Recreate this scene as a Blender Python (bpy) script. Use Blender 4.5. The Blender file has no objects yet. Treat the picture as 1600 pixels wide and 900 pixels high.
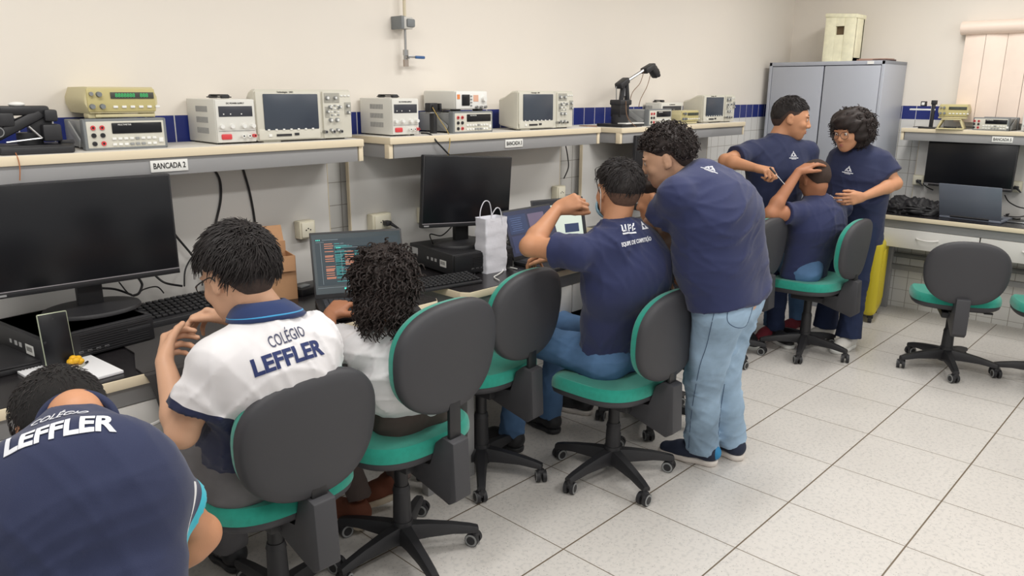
import bpy, bmesh, math, random
import numpy as np
from mathutils import Vector, Matrix, noise
from mathutils.bvhtree import BVHTree
R = math.radians
PI = math.pi
sc = bpy.context.scene
COL = sc.collection

# ------------------------------------------------------------------ camera
CAM = np.array([-1.92547, -1.56844, 1.63019])
FPX, YAW, PITCH, ROLL = 1192.76, 0.761803, 0.253038, 0.0054965
_f = np.array([math.cos(YAW) * math.cos(PITCH), math.sin(YAW) * math.cos(PITCH), -math.sin(PITCH)])
_r0 = np.array([math.sin(YAW), -math.cos(YAW), 0.0])
_u0 = np.cross(_r0, _f)
_r = _r0 * math.cos(ROLL) + _u0 * math.sin(ROLL)
_u = _u0 * math.cos(ROLL) - _r0 * math.sin(ROLL)
cd = bpy.data.cameras.new('camera'); co = bpy.data.objects.new('camera', cd); COL.objects.link(co)
co.matrix_world = Matrix(((_r[0], _u[0], -_f[0], CAM[0]), (_r[1], _u[1], -_f[1], CAM[1]), (_r[2], _u[2], -_f[2], CAM[2]), (0, 0, 0, 1)))
cd.sensor_width = 36; cd.lens = 36 * FPX / 1600; cd.clip_start = 0.02
sc.camera = co

def ray(px, py): return _f + _r * (px - 800) / FPX - _u * (py - 450) / FPX
def _hit(px, py, k, v):
    d = ray(px, py); return Vector(CAM + d * (v - CAM[k]) / d[k])
def PX(px, py, x): return _hit(px, py, 0, x)      # point of the photo's ray on the plane X = x
def PY(px, py, y): return _hit(px, py, 1, y)
def PZ(px, py, z): return _hit(px, py, 2, z)
def PD(px, py, d): return Vector(CAM + ray(px, py) * d)
def depth(p): return float((np.array(p) - CAM) @ _f)
def pix(p):
    d = np.array(p) - CAM; z = d @ _f
    return 800 + FPX * (d @ _r) / z, 450 - FPX * (d @ _u) / z
def reach(p, px, py, length, near=True):
    """the point on the ray of pixel (px,py) that is `length` away from p: keeps bones at their real length"""
    d = ray(px, py); q = np.array(p) - CAM
    a = d @ d; b = -2 * d @ q; c = q @ q - length ** 2
    disc = b * b - 4 * a * c
    t = (-b) / (2 * a) if disc < 0 else ((-b - math.sqrt(disc)) / (2 * a) if near else (-b + math.sqrt(disc)) / (2 * a))
    return Vector(CAM + d * t)

# ------------------------------------------------------------------ light
w = bpy.data.worlds.new('world'); sc.world = w; w.use_nodes = True
bg = w.node_tree.nodes['Background']; bg.inputs[0].default_value = (1.0, 0.985, 0.965, 1); bg.inputs[1].default_value = 0.62
sc.view_settings.view_transform = 'Standard'; sc.view_settings.look = 'None'
sc.view_settings.gamma = 1; sc.view_settings.use_curve_mapping = False
sc.view_settings.exposure = 0.0
LAMPS = [(-1.6, -1.9), (0.6, -1.9), (2.8, -1.9), (-1.6, -0.1), (0.7, -0.1), (3.0, -0.1)]
LAMP_W = 23.0
for i, (x, y) in enumerate(LAMPS):
    L = bpy.data.lights.new('tube_light', 'AREA'); L.shape = 'RECTANGLE'; L.size = 1.2; L.size_y = 0.3; L.energy = LAMP_W; L.color = (1.0, 0.98, 0.95)
    lo = bpy.data.objects.new('tube_light', L); lo.location = (x, y, 2.72); COL.objects.link(lo)

# ------------------------------------------------------------------ materials
MATS = {}
def S(c):
    """sRGB 0-255 -> linear"""
    return tuple(((v / 255) / 12.92 if v / 255 <= .04045 else ((v / 255 + .055) / 1.055) ** 2.4) for v in c)
def mat(name, rgb, rough=.5, metal=0, spec=.5, nscale=0, namt=0, bump=0, bscale=200, emit=None, alpha=1, coat=0, trans=0, sheen=0):
    if name in MATS: return MATS[name]
    m = bpy.data.materials.new(name); m.use_nodes = True; nt = m.node_tree; N = nt.nodes; Lk = nt.links
    b = N['Principled BSDF']; c = S(rgb)
    b.inputs['Base Color'].default_value = (*c, 1); b.inputs['Roughness'].default_value = rough; b.inputs['Metallic'].default_value = metal
    b.inputs['Specular IOR Level'].default_value = spec
    b.inputs['Coat Weight'].default_value = coat; b.inputs['Sheen Weight'].default_value = sheen
    if trans: b.inputs['Transmission Weight'].default_value = trans
    if alpha < 1: b.inputs['Alpha'].default_value = alpha
    tc = N.new('ShaderNodeTexCoord')
    if namt:
        n = N.new('ShaderNodeTexNoise'); n.inputs['Scale'].default_value = nscale; n.inputs['Detail'].default_value = 5
        Lk.new(tc.outputs['Object'], n.inputs['Vector'])
        mr = N.new('ShaderNodeMapRange'); mr.inputs[1].default_value = .3; mr.inputs[2].default_value = .7
        mr.inputs[3].default_value = 1 - namt; mr.inputs[4].default_value = 1 + namt
        Lk.new(n.outputs['Fac'], mr.inputs[0])
        vm = N.new('ShaderNodeVectorMath'); vm.operation = 'SCALE'; vm.inputs[0].default_value = c
        Lk.new(mr.outputs[0], vm.inputs['Scale']); Lk.new(vm.outputs[0], b.inputs['Base Color'])
    if bump:
        n2 = N.new('ShaderNodeTexNoise'); n2.inputs['Scale'].default_value = bscale; n2.inputs['Detail'].default_value = 3
        Lk.new(tc.outputs['Object'], n2.inputs['Vector'])
        bp = N.new('ShaderNodeBump'); bp.inputs['Strength'].default_value = bump; bp.inputs['Distance'].default_value = .002
        Lk.new(n2.outputs['Fac'], bp.inputs['Height']); Lk.new(bp.outputs[0], b.inputs['Normal'])
    if emit:
        b.inputs['Emission Color'].default_value = (*S(emit[0]), 1); b.inputs['Emission Strength'].default_value = emit[1]
    MATS[name] = m; return m

def tile_mat():
    """cream paint above 1.534 m, one course of blue tiles, white 10 cm tiles below"""
    m = bpy.data.materials.new('painted_and_tiled_wall'); m.use_nodes = True; nt = m.node_tree; N = nt.nodes; Lk = nt.links
    b = N['Principled BSDF']; g = N.new('ShaderNodeNewGeometry'); sp = N.new('ShaderNodeSeparateXYZ'); Lk.new(g.outputs['Position'], sp.inputs[0])
    def M(op, a, bb=None, c=None):
        n = N.new('ShaderNodeMath'); n.operation = op
        for i, v in enumerate((a, bb, c)):
            if v is None: continue
            if isinstance(v, (int, float)): n.inputs[i].default_value = v
            else: Lk.new(v, n.inputs[i])
        return n.outputs[0]
    def MIX(f, a, bb):
        n = N.new('ShaderNodeMix'); n.data_type = 'RGBA'
        if isinstance(f, (int, float)): n.inputs[0].default_value = f
        else: Lk.new(f, n.inputs[0])
        for s, v in ((6, a), (7, bb)):
            if isinstance(v, tuple): n.inputs[s].default_value = (*v, 1)
            else: Lk.new(v, n.inputs[s])
        return n.outputs[2]
    nrm = N.new('ShaderNodeSeparateXYZ'); Lk.new(g.outputs['Normal'], nrm.inputs[0])
    isx = M('GREATER_THAN', M('ABSOLUTE', nrm.outputs['X']), .5)
    h = M('ADD', M('MULTIPLY', sp.outputs['X'], M('SUBTRACT', 1, isx)), M('MULTIPLY', sp.outputs['Y'], isx))
    z = sp.outputs['Z']
    TOP, T = 1.536, .1
    fh = M('FRACT', M('ADD', M('DIVIDE', h, T), 100.15)); fz = M('FRACT', M('ADD', M('DIVIDE', M('SUBTRACT', z, TOP), T), 100.0))
    gw = .026
    gr = M('MAXIMUM', M('LESS_THAN', fh, gw * 1.6), M('LESS_THAN', fz, gw * 1.2))
    above = M('GREATER_THAN', z, TOP); band = M('GREATER_THAN', z, TOP - T)
    n1 = N.new('ShaderNodeTexNoise'); n1.inputs['Scale'].default_value = 1.7; n1.inputs['Detail'].default_value = 6; Lk.new(g.outputs['Position'], n1.inputs['Vector'])
    paint = MIX(n1.outputs['Fac'], S((232, 226, 217)), S((240, 232, 221)))
    white = MIX(gr, S((226, 225, 222)), S((168, 163, 156)))
    blue = MIX(gr, S((40, 52, 122)), S((214, 214, 214)))
    c = MIX(above, MIX(band, white, blue), paint)
    Lk.new(c, b.inputs['Base Color'])
    Lk.new(M('ADD', M('MULTIPLY', above, .45), .25), b.inputs['Roughness'])
    bp = N.new('ShaderNodeBump'); bp.inputs['Strength'].default_value = .5; bp.inputs['Distance'].default_value = .002
    Lk.new(M('MULTIPLY', M('SUBTRACT', 1, gr), M('SUBTRACT', 1, above)), bp.inputs['Height']); Lk.new(bp.outputs[0], b.inputs['Normal'])
    return m

def floor_mat():
    m = bpy.data.materials.new('speckled_floor_tiles'); m.use_nodes = True; nt = m.node_tree; N = nt.nodes; Lk = nt.links
    b = N['Principled BSDF']; g = N.new('ShaderNodeNewGeometry'); sp = N.new('ShaderNodeSeparateXYZ'); Lk.new(g.outputs['Position'], sp.inputs[0])
    def M(op, a, bb=None):
        n = N.new('ShaderNodeMath'); n.operation = op
        for i, v in enumerate((a, bb)):
            if v is None: continue
            if isinstance(v, (int, float)): n.inputs[i].default_value = v
            else: Lk.new(v, n.inputs[i])
        return n.outputs[0]
    T = .45
    fx = M('FRACT', M('ADD', M('DIVIDE', sp.outputs['X'], T), 100.0)); fy = M('FRACT', M('ADD', M('DIVIDE', sp.outputs['Y'], T), 100.0))
    def edge(f, w_): return M('MAXIMUM', M('LESS_THAN', f, w_), M('GREATER_THAN', f, 1 - w_))
    gx = edge(fx, .0042); gy = edge(fy, .0065)
    gr = M('MAXIMUM', gx, gy)
    no = N.new('ShaderNodeTexNoise'); no.inputs['Scale'].default_value = 60; no.inputs['Detail'].default_value = 2; Lk.new(g.outputs['Position'], no.inputs['Vector'])
    n2 = N.new('ShaderNodeTexNoise'); n2.inputs['Scale'].default_value = 2.2; n2.inputs['Detail'].default_value = 4; Lk.new(g.outputs['Position'], n2.inputs['Vector'])
    vo = N.new('ShaderNodeTexVoronoi'); vo.inputs['Scale'].default_value = 70; Lk.new(g.outputs['Position'], vo.inputs['Vector'])
    cr = N.new('ShaderNodeValToRGB'); cr.color_ramp.elements[0].position = .33; cr.color_ramp.elements[0].color = (*S((200, 197, 193)), 1)
    cr.color_ramp.elements[1].position = .5; cr.color_ramp.elements[1].color = (*S((214, 210, 205)), 1)
    Lk.new(no.outputs['Fac'], cr.inputs[0])
    sm = N.new('ShaderNodeMix'); sm.data_type = 'RGBA'; sm.inputs[7].default_value = (*S((120, 116, 112)), 1)
    Lk.new(M('MULTIPLY', M('LESS_THAN', vo.outputs['Distance'], .13), .6), sm.inputs[0]); Lk.new(cr.outputs[0], sm.inputs[6])
    mx = N.new('ShaderNodeMix'); mx.data_type = 'RGBA'; mx.inputs[7].default_value = (*S((112, 98, 80)), 1)
    Lk.new(gr, mx.inputs[0]); Lk.new(sm.outputs[2], mx.inputs[6])
    sc2 = N.new('ShaderNodeVectorMath'); sc2.operation = 'SCALE'; Lk.new(mx.outputs[2], sc2.inputs[0])
    Lk.new(M('ADD', M('MULTIPLY', n2.outputs['Fac'], .16), .92), sc2.inputs['Scale'])
    Lk.new(sc2.outputs[0], b.inputs['Base Color'])
    Lk.new(M('ADD', M('MULTIPLY', n2.outputs['Fac'], .25), .22), b.inputs['Roughness'])
    bp = N.new('ShaderNodeBump'); bp.inputs['Strength'].default_value = .6; bp.inputs['Distance'].default_value = .002
    Lk.new(M('SUBTRACT', 1, gr), bp.inputs['Height']); Lk.new(bp.outputs[0], b.inputs['Normal'])
    return m

BLACK = mat('black_plastic', (40, 40, 43), .5, bump=.15, bscale=600)
DARK = mat('dark_plastic', (30, 30, 33), .42)
CHARC = mat('charcoal_textured_plastic', (60, 60, 64), .55, bump=.25, bscale=900)
SCREEN = mat('dark_screen_glass', (22, 23, 27), .28, spec=.4)
OSCSCR = mat('grey_blue_display', (62, 70, 82), .3)
TEAL = mat('teal_fabric', (32, 150, 131), .9, namt=.06, nscale=60, bump=.3, bscale=1200, sheen=.3)
THREAD = mat('stitch_thread', (96, 186, 170), .8)
BEIGE = mat('beige_edge_band', (232, 218, 190), .5)
CREAMP = mat('cream_case', (206, 196, 154), .5)
CREAMD = mat('yellow_cream_panel', (196, 184, 128), .5)
WHITEC = mat('white_case', (222, 221, 214), .45)
OFFW = mat('off_white_case', (212, 209, 196), .5)
GREYC = mat('grey_case', (150, 152, 152), .5)
GREYD = mat('grey_bumper', (124, 128, 130), .6)
STEEL = mat('steel', (170, 170, 170), .3, 1)
GREYM = mat('grey_painted_metal', (152, 152, 153), .45)
LAMW = mat('white_laminate', (222, 220, 216), .45)
LAMSH = mat('shelf_laminate', (226, 223, 216), .4)
BTOP = mat('black_laminate_top', (36, 34, 36), .27, namt=.12, nscale=30)
RED = mat('red_plastic', (212, 66, 70), .45)
WHITE = mat('white_plastic', (236, 236, 232), .45)
PAPER = mat('white_paper', (236, 237, 240), .8, bump=.2, bscale=60)
GREENLED = mat('green_digits', (60, 170, 100), .5, emit=((70, 200, 120), .35))
CABLE = mat('cable_rubber', (26, 26, 28), .5)
INK = mat('black_ink', (30, 30, 30), .7)
YEL = mat('yellow_plastic', (236, 180, 30), .5)

# ------------------------------------------------------------------ mesh helpers
class B:
    def __init__(s): s.bm = bmesh.new(); s.mats = []
    def mi(s, m):
        if m not in s.mats: s.mats.append(m)
        return s.mats.index(m)
    def _fin(s, faces, m):
        i = s.mi(m)
        for f in faces: f.material_index = i; f.smooth = True
    def box(s, c, d, m, bev=0, rot=None, seg=2):
        r = bmesh.ops.create_cube(s.bm, size=1); vs = r['verts']
        bmesh.ops.scale(s.bm, vec=d, verts=vs)
        fs = set(f for v in vs for f in v.link_faces)
        if bev:
            es = list(set(e for v in vs for e in v.link_edges))
            rr = bmesh.ops.bevel(s.bm, geom=es, offset=min(bev, min(d) * .49), segments=seg, affect='EDGES', profile=.5, clamp_overlap=True)
            vs = list(set(rr['verts']) | set(v for v in vs if v.is_valid)); fs = set(f for v in vs for f in v.link_faces)
        if rot is not None: bmesh.ops.rotate(s.bm, cent=(0, 0, 0), matrix=rot if isinstance(rot, Matrix) else Matrix.Rotation(rot, 3, 'Z'), verts=vs)
        bmesh.ops.translate(s.bm, vec=c, verts=vs); s._fin(fs, m); return s
    def cyl(s, p0, p1, r0, m, r1=None, seg=20, bev=0):
        p0 = Vector(p0); p1 = Vector(p1); r1 = r0 if r1 is None else r1; d = p1 - p0; L = d.length
        r = bmesh.ops.create_cone(s.bm, cap_ends=True, segments=seg, radius1=r0, radius2=r1, depth=L); vs = r['verts']
        bmesh.ops.rotate(s.bm, cent=(0, 0, 0), matrix=d.to_track_quat('Z', 'Y').to_matrix(), verts=vs)
        bmesh.ops.translate(s.bm, vec=(p0 + p1) / 2, verts=vs); s._fin(set(f for v in vs for f in v.link_faces), m); return s
    def ball(s, c, rad, m, seg=16, rot=None):
        rad = (rad,) * 3 if isinstance(rad, (int, float)) else rad
        r = bmesh.ops.create_uvsphere(s.bm, u_segments=seg, v_segments=max(6, seg // 2), radius=1); vs = r['verts']
        bmesh.ops.scale(s.bm, vec=rad, verts=vs)
        if rot is not None: bmesh.ops.rotate(s.bm, cent=(0, 0, 0), matrix=rot, verts=vs)
        bmesh.ops.translate(s.bm, vec=c, verts=vs); s._fin(set(f for v in vs for f in v.link_faces), m); return s
    def grid(s, rings, m, caps=True, closed=True):
        """rings: list of lists of points"""
        V = [[s.bm.verts.new(p) for p in rg] for rg in rings]; n = len(V[0]); fs = []
        for a, b2 in zip(V, V[1:]):
            for k in range(n if closed else n - 1):
                q = (a[k], a[(k + 1) % n], b2[(k + 1) % n], b2[k])
                try: fs.append(s.bm.faces.new(q))
                except ValueError: pass
        if caps and closed:
            for rg, rv in ((V[0], True), (V[-1], False)):
                try: fs.append(s.bm.faces.new(list(reversed(rg)) if rv else rg))
                except ValueError: pass
        s._fin(fs, m); return s
    def tube(s, pts, rad, m, seg=8, smooth=True):
        P = [Vector(p) for p in pts]
        if smooth and len(P) > 2: P = catmull(P, 6)
        rings = []; up = Vector((0, 0, 1)); prev = None
        for i, p in enumerate(P):
            t = (P[min(i + 1, len(P) - 1)] - P[max(i - 1, 0)]).normalized()
            if prev is None:
                a = t.cross(up); a = t.cross(Vector((1, 0, 0))) if a.length < .1 else a
            else: a = prev - t * prev.dot(t)
            if a.length < 1e-5: a = t.orthogonal()
            a.normalize(); bb = t.cross(a); prev = a
            r_ = rad[min(int(i * len(rad) / len(P)), len(rad) - 1)] if isinstance(rad, (list, tuple)) else rad
            rings.append([p + a * r_ * math.cos(2 * PI * k / seg) + bb * r_ * math.sin(2 * PI * k / seg) for k in range(seg)])
        return s.grid(rings, m)
    def prism(s, poly, lo, hi, m, axis='z', bev=0):
        """poly 2D outline extruded lo..hi along axis; for axis x poly=(y,z), for y poly=(x,z)"""
        def P(u, v, t): return {'z': (u, v, t), 'y': (u, t, v), 'x': (t, u, v)}[axis]
        a = [s.bm.verts.new(P(u, v, lo)) for u, v in poly]; b2 = [s.bm.verts.new(P(u, v, hi)) for u, v in poly]; n = len(poly); fs = []
        for k in range(n): fs.append(s.bm.faces.new((a[k], a[(k + 1) % n], b2[(k + 1) % n], b2[k])))
        fs.append(s.bm.faces.new(list(reversed(a)))); fs.append(s.bm.faces.new(b2))
        if bev:
            r_ = bmesh.ops.bevel(s.bm, geom=list(set(e for f in fs for e in f.edges)), offset=bev, segments=2, affect='EDGES', profile=.5)
            fs = set(f for v in r_['verts'] for f in v.link_faces) | set(f for f in fs if f.is_valid)
        s._fin(fs, m); return s
    def build(s, name, parent=None, label=None, loc=None, rz=0, sharp=38, nrm=True):
        if nrm: bmesh.ops.recalc_face_normals(s.bm, faces=s.bm.faces[:])
        me = bpy.data.meshes.new(name); s.bm.to_mesh(me); s.bm.free()
        for m in s.mats: me.materials.append(m)
        me.set_sharp_from_angle(angle=R(sharp))
        o = bpy.data.objects.new(name, me); COL.objects.link(o)
        if parent: o.parent = parent
        if label: o['label'] = label
        if loc is not None: o.location = loc
        o.rotation_euler.z = rz
        return o
def build_each(b, name, parent, merge=.004):
    """link every separate piece of b as a part of its own (pieces closer than merge belong together)"""
    bm = b.bm; bm.verts.ensure_lookup_table(); seen = {}; groups = []
    for v in bm.verts:
        if v.index in seen: continue
        st = [v]; seen[v.index] = 1; g = []
        while st:
            q = st.pop(); g.append(q)
            for e in q.link_edges:
                o = e.other_vert(q)
                if o.index not in seen: seen[o.index] = 1; st.append(o)
        c = sum((q.co for q in g), Vector()) / len(g)
        for G in groups:
            if (G[0] - c).length < merge: G[1].extend(g); break
        else: groups.append([c, g])
    for c, g in groups:
        ids = set(q.index for q in g); nb = B(); nb.mats = list(b.mats); mp = {}
        for q in g: mp[q.index] = nb.bm.verts.new(q.co)
        for q in g:
            for f in q.link_faces:
                if min(w_.index for w_ in f.verts) == q.index:
                    try: nf = nb.bm.faces.new([mp[w_.index] for w_ in f.verts]); nf.material_index = f.material_index; nf.smooth = True
                    except ValueError: pass
        nb.build(name, parent)
    bm.free()
def catmull(P, n=6):
    out = []
    for i in range(len(P) - 1):
        p0 = P[max(i - 1, 0)]; p1 = P[i]; p2 = P[i + 1]; p3 = P[min(i + 2, len(P) - 1)]
        for k in range(n):
            t = k / n
            out.append(.5 * ((2 * p1) + (p2 - p0) * t + (2 * p0 - 5 * p1 + 4 * p2 - p3) * t * t + (3 * p1 - p0 - 3 * p2 + p3) * t ** 3))
    out.append(P[-1]); return out
def tag(o, label, cat, group=None):
    o['label'] = label; o['category'] = cat
    if group: o['group'] = group
    return o
def thing(name, label, cat, loc=(0, 0, 0), rz=0, group=None):
    o = bpy.data.objects.new(name, None); COL.objects.link(o); o.empty_display_size = .05
    o.location = loc; o.rotation_euler.z = rz
    return tag(o, label, cat, group)
def struct(o): o['kind'] = 'structure'; return o
def copy_tree(o, parent=None):
    c = o.copy(); COL.objects.link(c)
    if parent is not None: c.parent = parent
    for ch in list(o.children): copy_tree(ch, c)
    return c
_fm = {}
def text_mesh(txt, size, width=None, ext=.0006, bold=0, shear=0):
    """flat text as mesh data, centred, lying in XY, facing +Z"""
    cu = bpy.data.curves.new('t', 'FONT'); cu.body = txt; cu.size = size; cu.extrude = ext; cu.align_x = 'CENTER'; cu.align_y = 'CENTER'; cu.offset = bold; cu.shear = shear
    cu.resolution_u = 3
    ob = bpy.data.objects.new('t', cu); COL.objects.link(ob); bpy.context.view_layer.update()
    me = bpy.data.meshes.new_from_object(ob.evaluated_get(bpy.context.evaluated_depsgraph_get()))
    bpy.data.objects.remove(ob)
    if width:
        xs = [v.co.x for v in me.vertices]; k = width / (max(xs) - min(xs))
        for v in me.vertices: v.co.x *= k
    return me
def text(name, txt, size, m, parent, loc, rot, width=None, bold=0):
    me = text_mesh(txt, size, width, bold=bold); me.materials.append(m)
    o = bpy.data.objects.new(name, me); COL.objects.link(o); o.parent = parent; o.location = loc; o.rotation_euler = rot
    return o
FRONT = (PI / 2, 0, 0)       # text standing up, read from -Y
# ================================================================== setting
XW, YW, ZC = 4.37, 1.30, 2.80
X0, Y0 = -4.2, -4.6
WM = tile_mat()
struct(B().box(((X0 + XW) / 2, (Y0 + YW) / 2, -.05), (XW - X0 + .2, YW - Y0 + .2, .1), floor_mat()).build('floor'))
struct(B().box(((X0 + XW) / 2, YW + .05, 1.4), (XW - X0 + .2, .1, 2.8), WM).build('wall_left'))
struct(B().box((XW + .05, (Y0 + YW) / 2, 1.4), (.1, YW - Y0, 2.8), WM).build('wall_right'))
struct(B().box(((X0 + XW) / 2, (Y0 + YW) / 2, ZC + .05), (XW - X0 + .2, YW - Y0 + .2, .1), mat('white_ceiling', (235, 232, 226), .8)).build('ceiling'))
# lamp housings on the ceiling (the light of each comes from its own tube light)
for i, (x, y) in enumerate(LAMPS):
    t = thing('ceiling_lamp', 'white rectangular ceiling lamp above the room', 'lamp', (x, y, ZC), 0, 'ceiling lamps')
    B().box((0, 0, -.02), (1.26, .36, .04), WHITE, .005).build('lamp_housing', t)

# ================================================================== benches
DZ = .84
def bench(label, loc, rz, dx0, dx1, sx0, sx1, px0, px1, depth_, dz, sz, sdep, sign=None, signx=0, drawers=True, back=0.0):
    """local x along the wall, local -y into the room, origin on the floor at the wall"""
    t = thing('workbench', label, 'workbench', loc, rz)
    f = -depth_; W = dx1 - dx0; th = .032
    # desktop: chamfered front corners
    c = .035
    out = [(dx0, -.03 - back), (dx0, f + c), (dx0 + c * .7, f), (dx1 - c * .7, f), (dx1, f + c), (dx1, -.03 - back)]
    top = B(); top.prism(out, dz - th, dz - .0015, BEIGE, bev=.002)
    ins = [(dx0 + .003, -.033 - back), (dx0 + .003, f + c + .001), (dx0 + c * .7 + .001, f + .003), (dx1 - c * .7 - .001, f + .003), (dx1 - .003, f + c + .001), (dx1 - .003, -.033 - back)]
    top.prism(ins, dz - th + .002, dz, BTOP)
    top.build('desktop', t)
    fr = B()
    fr.box(((dx0 + dx1) / 2, f + .04, dz - th - .03), (W - .05, .03, .06), GREYM, .002)
    fr.box(((dx0 + dx1) / 2, -.08 - back, dz - th - .03), (W - .05, .03, .06), GREYM, .002)
    for x in (dx0 + .035, dx1 - .035): fr.box((x, (f - .04 - back) / 2, dz - th - .03), (.03, depth_ - .12, .06), GREYM, .002)
    fr.build('frame_rail', t)
    for x in (dx0 + .05, dx1 - .05):
        for y in (f + .05, -.075 - back):
            if abs(y) < .02: continue
            B().box((x, y, (dz - th - .03) / 2), (.04, .04, dz - th - .03), GREYM, .003).build('leg', t)
    B().box(((dx0 + dx1) / 2, -.075 - back, .33), (W - .1, .025, .04), GREYM, .003).build('stretcher', t)
    if drawers:
        n = 2; g0 = dx0 + .08; g1 = dx1 - .08; dw = (g1 - g0) / n
        for k in range(n):
            cx = g0 + dw * (k + .5)
            d = B().box((cx, f + .2, dz - th - .06 - .075), (dw - .02, .34, .12), LAMW, .002).box((cx, f + .03, dz - th - .06 - .07), (dw - .008, .018, .135), LAMW, .003).build('drawer', t)
            h = B(); pts = [(cx - .07, f + .02, dz - .15), (cx - .05, f - .002, dz - .153), (cx, f - .012, dz - .156), (cx + .05, f - .002, dz - .153), (cx + .07, f + .02, dz - .15)]
            h.tube(pts, .0055, LAMW); h.build('handle', d)
    # back panel between desk and shelf, with beige edge band
    pb = B(); pb.box(((px0 + px1) / 2, -.05, (dz - .16 + sz - .03) / 2), (px1 - px0 - .004, .02, sz - .03 - dz + .16), LAMW, .001)
    for x in (px0, px1): pb.box((x, -.05, (dz - .16 + sz - .03) / 2), (.003, .0205, sz - .03 - dz + .16), BEIGE)
    pb.build('back_panel', t)
    # shelf
    B().box(((sx0 + sx1) / 2, -sdep / 2 - .003, sz - .014), (sx1 - sx0, sdep, .028), BEIGE, .002).box(((sx0 + sx1) / 2, -sdep / 2 - .003, sz - .0002), (sx1 - sx0 - .006, sdep - .006, .002), LAMSH).build('shelf', t)
    rl = B(); rl.box(((sx0 + sx1) / 2, -sdep + .018, sz - .028 - .029), (sx1 - sx0 - .05, .022, .058), GREYM, .001)
    for x in (sx0 + .02, sx1 - .02):
        rl.box((x, -sdep / 2, sz - .028 - .029), (.022, sdep - .05, .057), GREYM, .001); rl.box((x + (.011 if x > 0.5 * (sx0 + sx1) else -.011), -sdep + .021, sz - .028 - .029), (.02, .03, .058), BEIGE, .001)
    rl.build('shelf_rail', t)
    if sign:
        sg = B().box((signx, -sdep + .0045, sz - .055), (.122, .004, .038), WHITE, .0008).build('name_sign', t)
        text('lettering', sign, .026, INK, sg, (signx, -sdep + .0022, sz - .055), FRONT, width=.105, bold=.0004)
    return t
YL = YW - .005
b2 = bench('left workbench with the BANCADA 2 sign under its shelf', (0, YL, 0), 0, -1.62, -.035, -1.60, -.10, -1.55, -.12, YL - .61, DZ, 1.44, .30, 'BANCADA 2', PY(264, 253, 1.0).x)
b1 = bench('middle workbench of the long wall, carrying the white paper bag', (0, YL, 0), 0, .09, 1.50, .03, 1.45, -.013, 1.40, YL - .61, DZ, 1.44, .30, 'BANCADA 3', PY(803, 227, 1.0).x)
b3 = bench('third workbench along the wall, beside the grey cabinet', (0, YL, 0), 0, 1.66, 3.08, 1.64, 3.09, 1.60, 3.02, YL - .61, DZ, 1.43, .30)
# right bench: local x -> -Y
XL = XW - .005
rb = bench('workbench on the right wall with white drawers, below the window blind', (XL, 0, 0), -PI / 2, -.36, 1.08, -.29, 1.12, -.22, 1.10, XL - 3.86, .785, 1.385,   .27, 'BANCADA 5', -PX(1567, 214, 4.1).y)

# ================================================================== wall fittings
def pipe():
    p = PY(631, 60, YW - .03)
    t = thing('air_line', 'compressed air pipe with blue lever valve high on the white wall', 'pipe', (p.x, YW, 0))
    y = -.04
    z1 = PY(631, 82, YW - .04).z; z2 = PY(633, 104, YW - .04).z; zc = PY(628, 36, YW - .04).z
    B().cyl((0, y, z1), (0, y, ZC), .0055, STEEL).cyl((0, y, zc + .03), (0, y, ZC), .007, mat('cream_pipe', (214, 203, 176), .5)).build('pipe', t)
    c = B(); c.box((-.012, -.035, zc), (.07, .07, .05), mat('clamp_grey', (206, 204, 198), .6), .004).box((-.04, -.04, zc), (.016, .075, .055), GREYD, .002).box((0.008, -.068, zc), (.045, .02, .035), GREYD, .006)
    c.build('pipe_clamp', t)
    v = B(); v.cyl((0, y, z2), (0, y, z2 + .03), .0125, mat('valve_brass', (172, 160, 150), .4, .6), seg=6).cyl((0, y, z2 + .03), (0, y, z1 + .005), .010, STEEL).cyl((0, y, z1 - .012), (0, y, z1 + .012), .0125, STEEL, seg=6)
    v.cyl((0, y, (z1 + z2) / 2 + .01), (0, y - .02, (z1 + z2) / 2 + .01), .008, STEEL); v.build('valve', t)
    zz = (z1 + z2) / 2 + .012
    h = B(); h.box((.02, y - .024, zz), (.05, .004, .010), STEEL, .001).box((.062, y - .024, zz - .001), (.055, .012, .013), mat('blue_grip', (58, 98, 150), .45), .004); h.build('lever', t)
pipe()
def outlet(p, axis, label, n=1, plug=False):
    """surface mounted cream outlet box; axis 'y' on the left wall panel, 'x' on the right one"""
    t = thing('power_outlet', label, 'outlet', p, 0 if axis == 'y' else -PI / 2)
    B().box((0, -.022, 0), (.075 * n, .044, .075), mat('outlet_cream', (216, 210, 188), .5), .006).build('outlet_box', t)
    B().box((.0, -.046, 0), (.058 * n, .006, .062), mat('outlet_plate', (224, 219, 200), .45), .003).build('face_plate', t)
    s = B()
    for dx in (-.01, 0, .01): s.cyl((dx, -.0485, .006 if dx == 0 else 0), (dx, -.05, .006 if dx == 0 else 0), .003, DARK, seg=10)
    s.build('socket', t)
    if plug: B().box((.012, -.065, -.004), (.03, .034, .022), BLACK, .006).cyl((.02, -.08, -.006), (.05, -.1, -.03), .008, BLACK, .004).build('plug', t)
YPf = YW - .066
outlet(PY(472, 357, YPf), 'y', 'cream surface outlet on the white panel above the open cardboard box')
outlet(PY(588, 345, YPf), 'y', 'cream outlet with a black plug above the code laptop', 1.4, True)
outlet(PY(660, 335, YPf), 'y', 'cream outlet beside the left edge of the middle monitor')
outlet(PY(868, 300, YPf), 'y', 'cream outlet above the two laptops at the middle bench')
XPf = XW - .066
outlet(PX(1437, 281, XPf), 'x', 'white outlet with black plug left of the right-hand monitor', 1, True)
outlet(PX(1588, 291, XPf), 'x', 'white outlet with black plug right of the right-hand monitor', 1, True)
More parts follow.
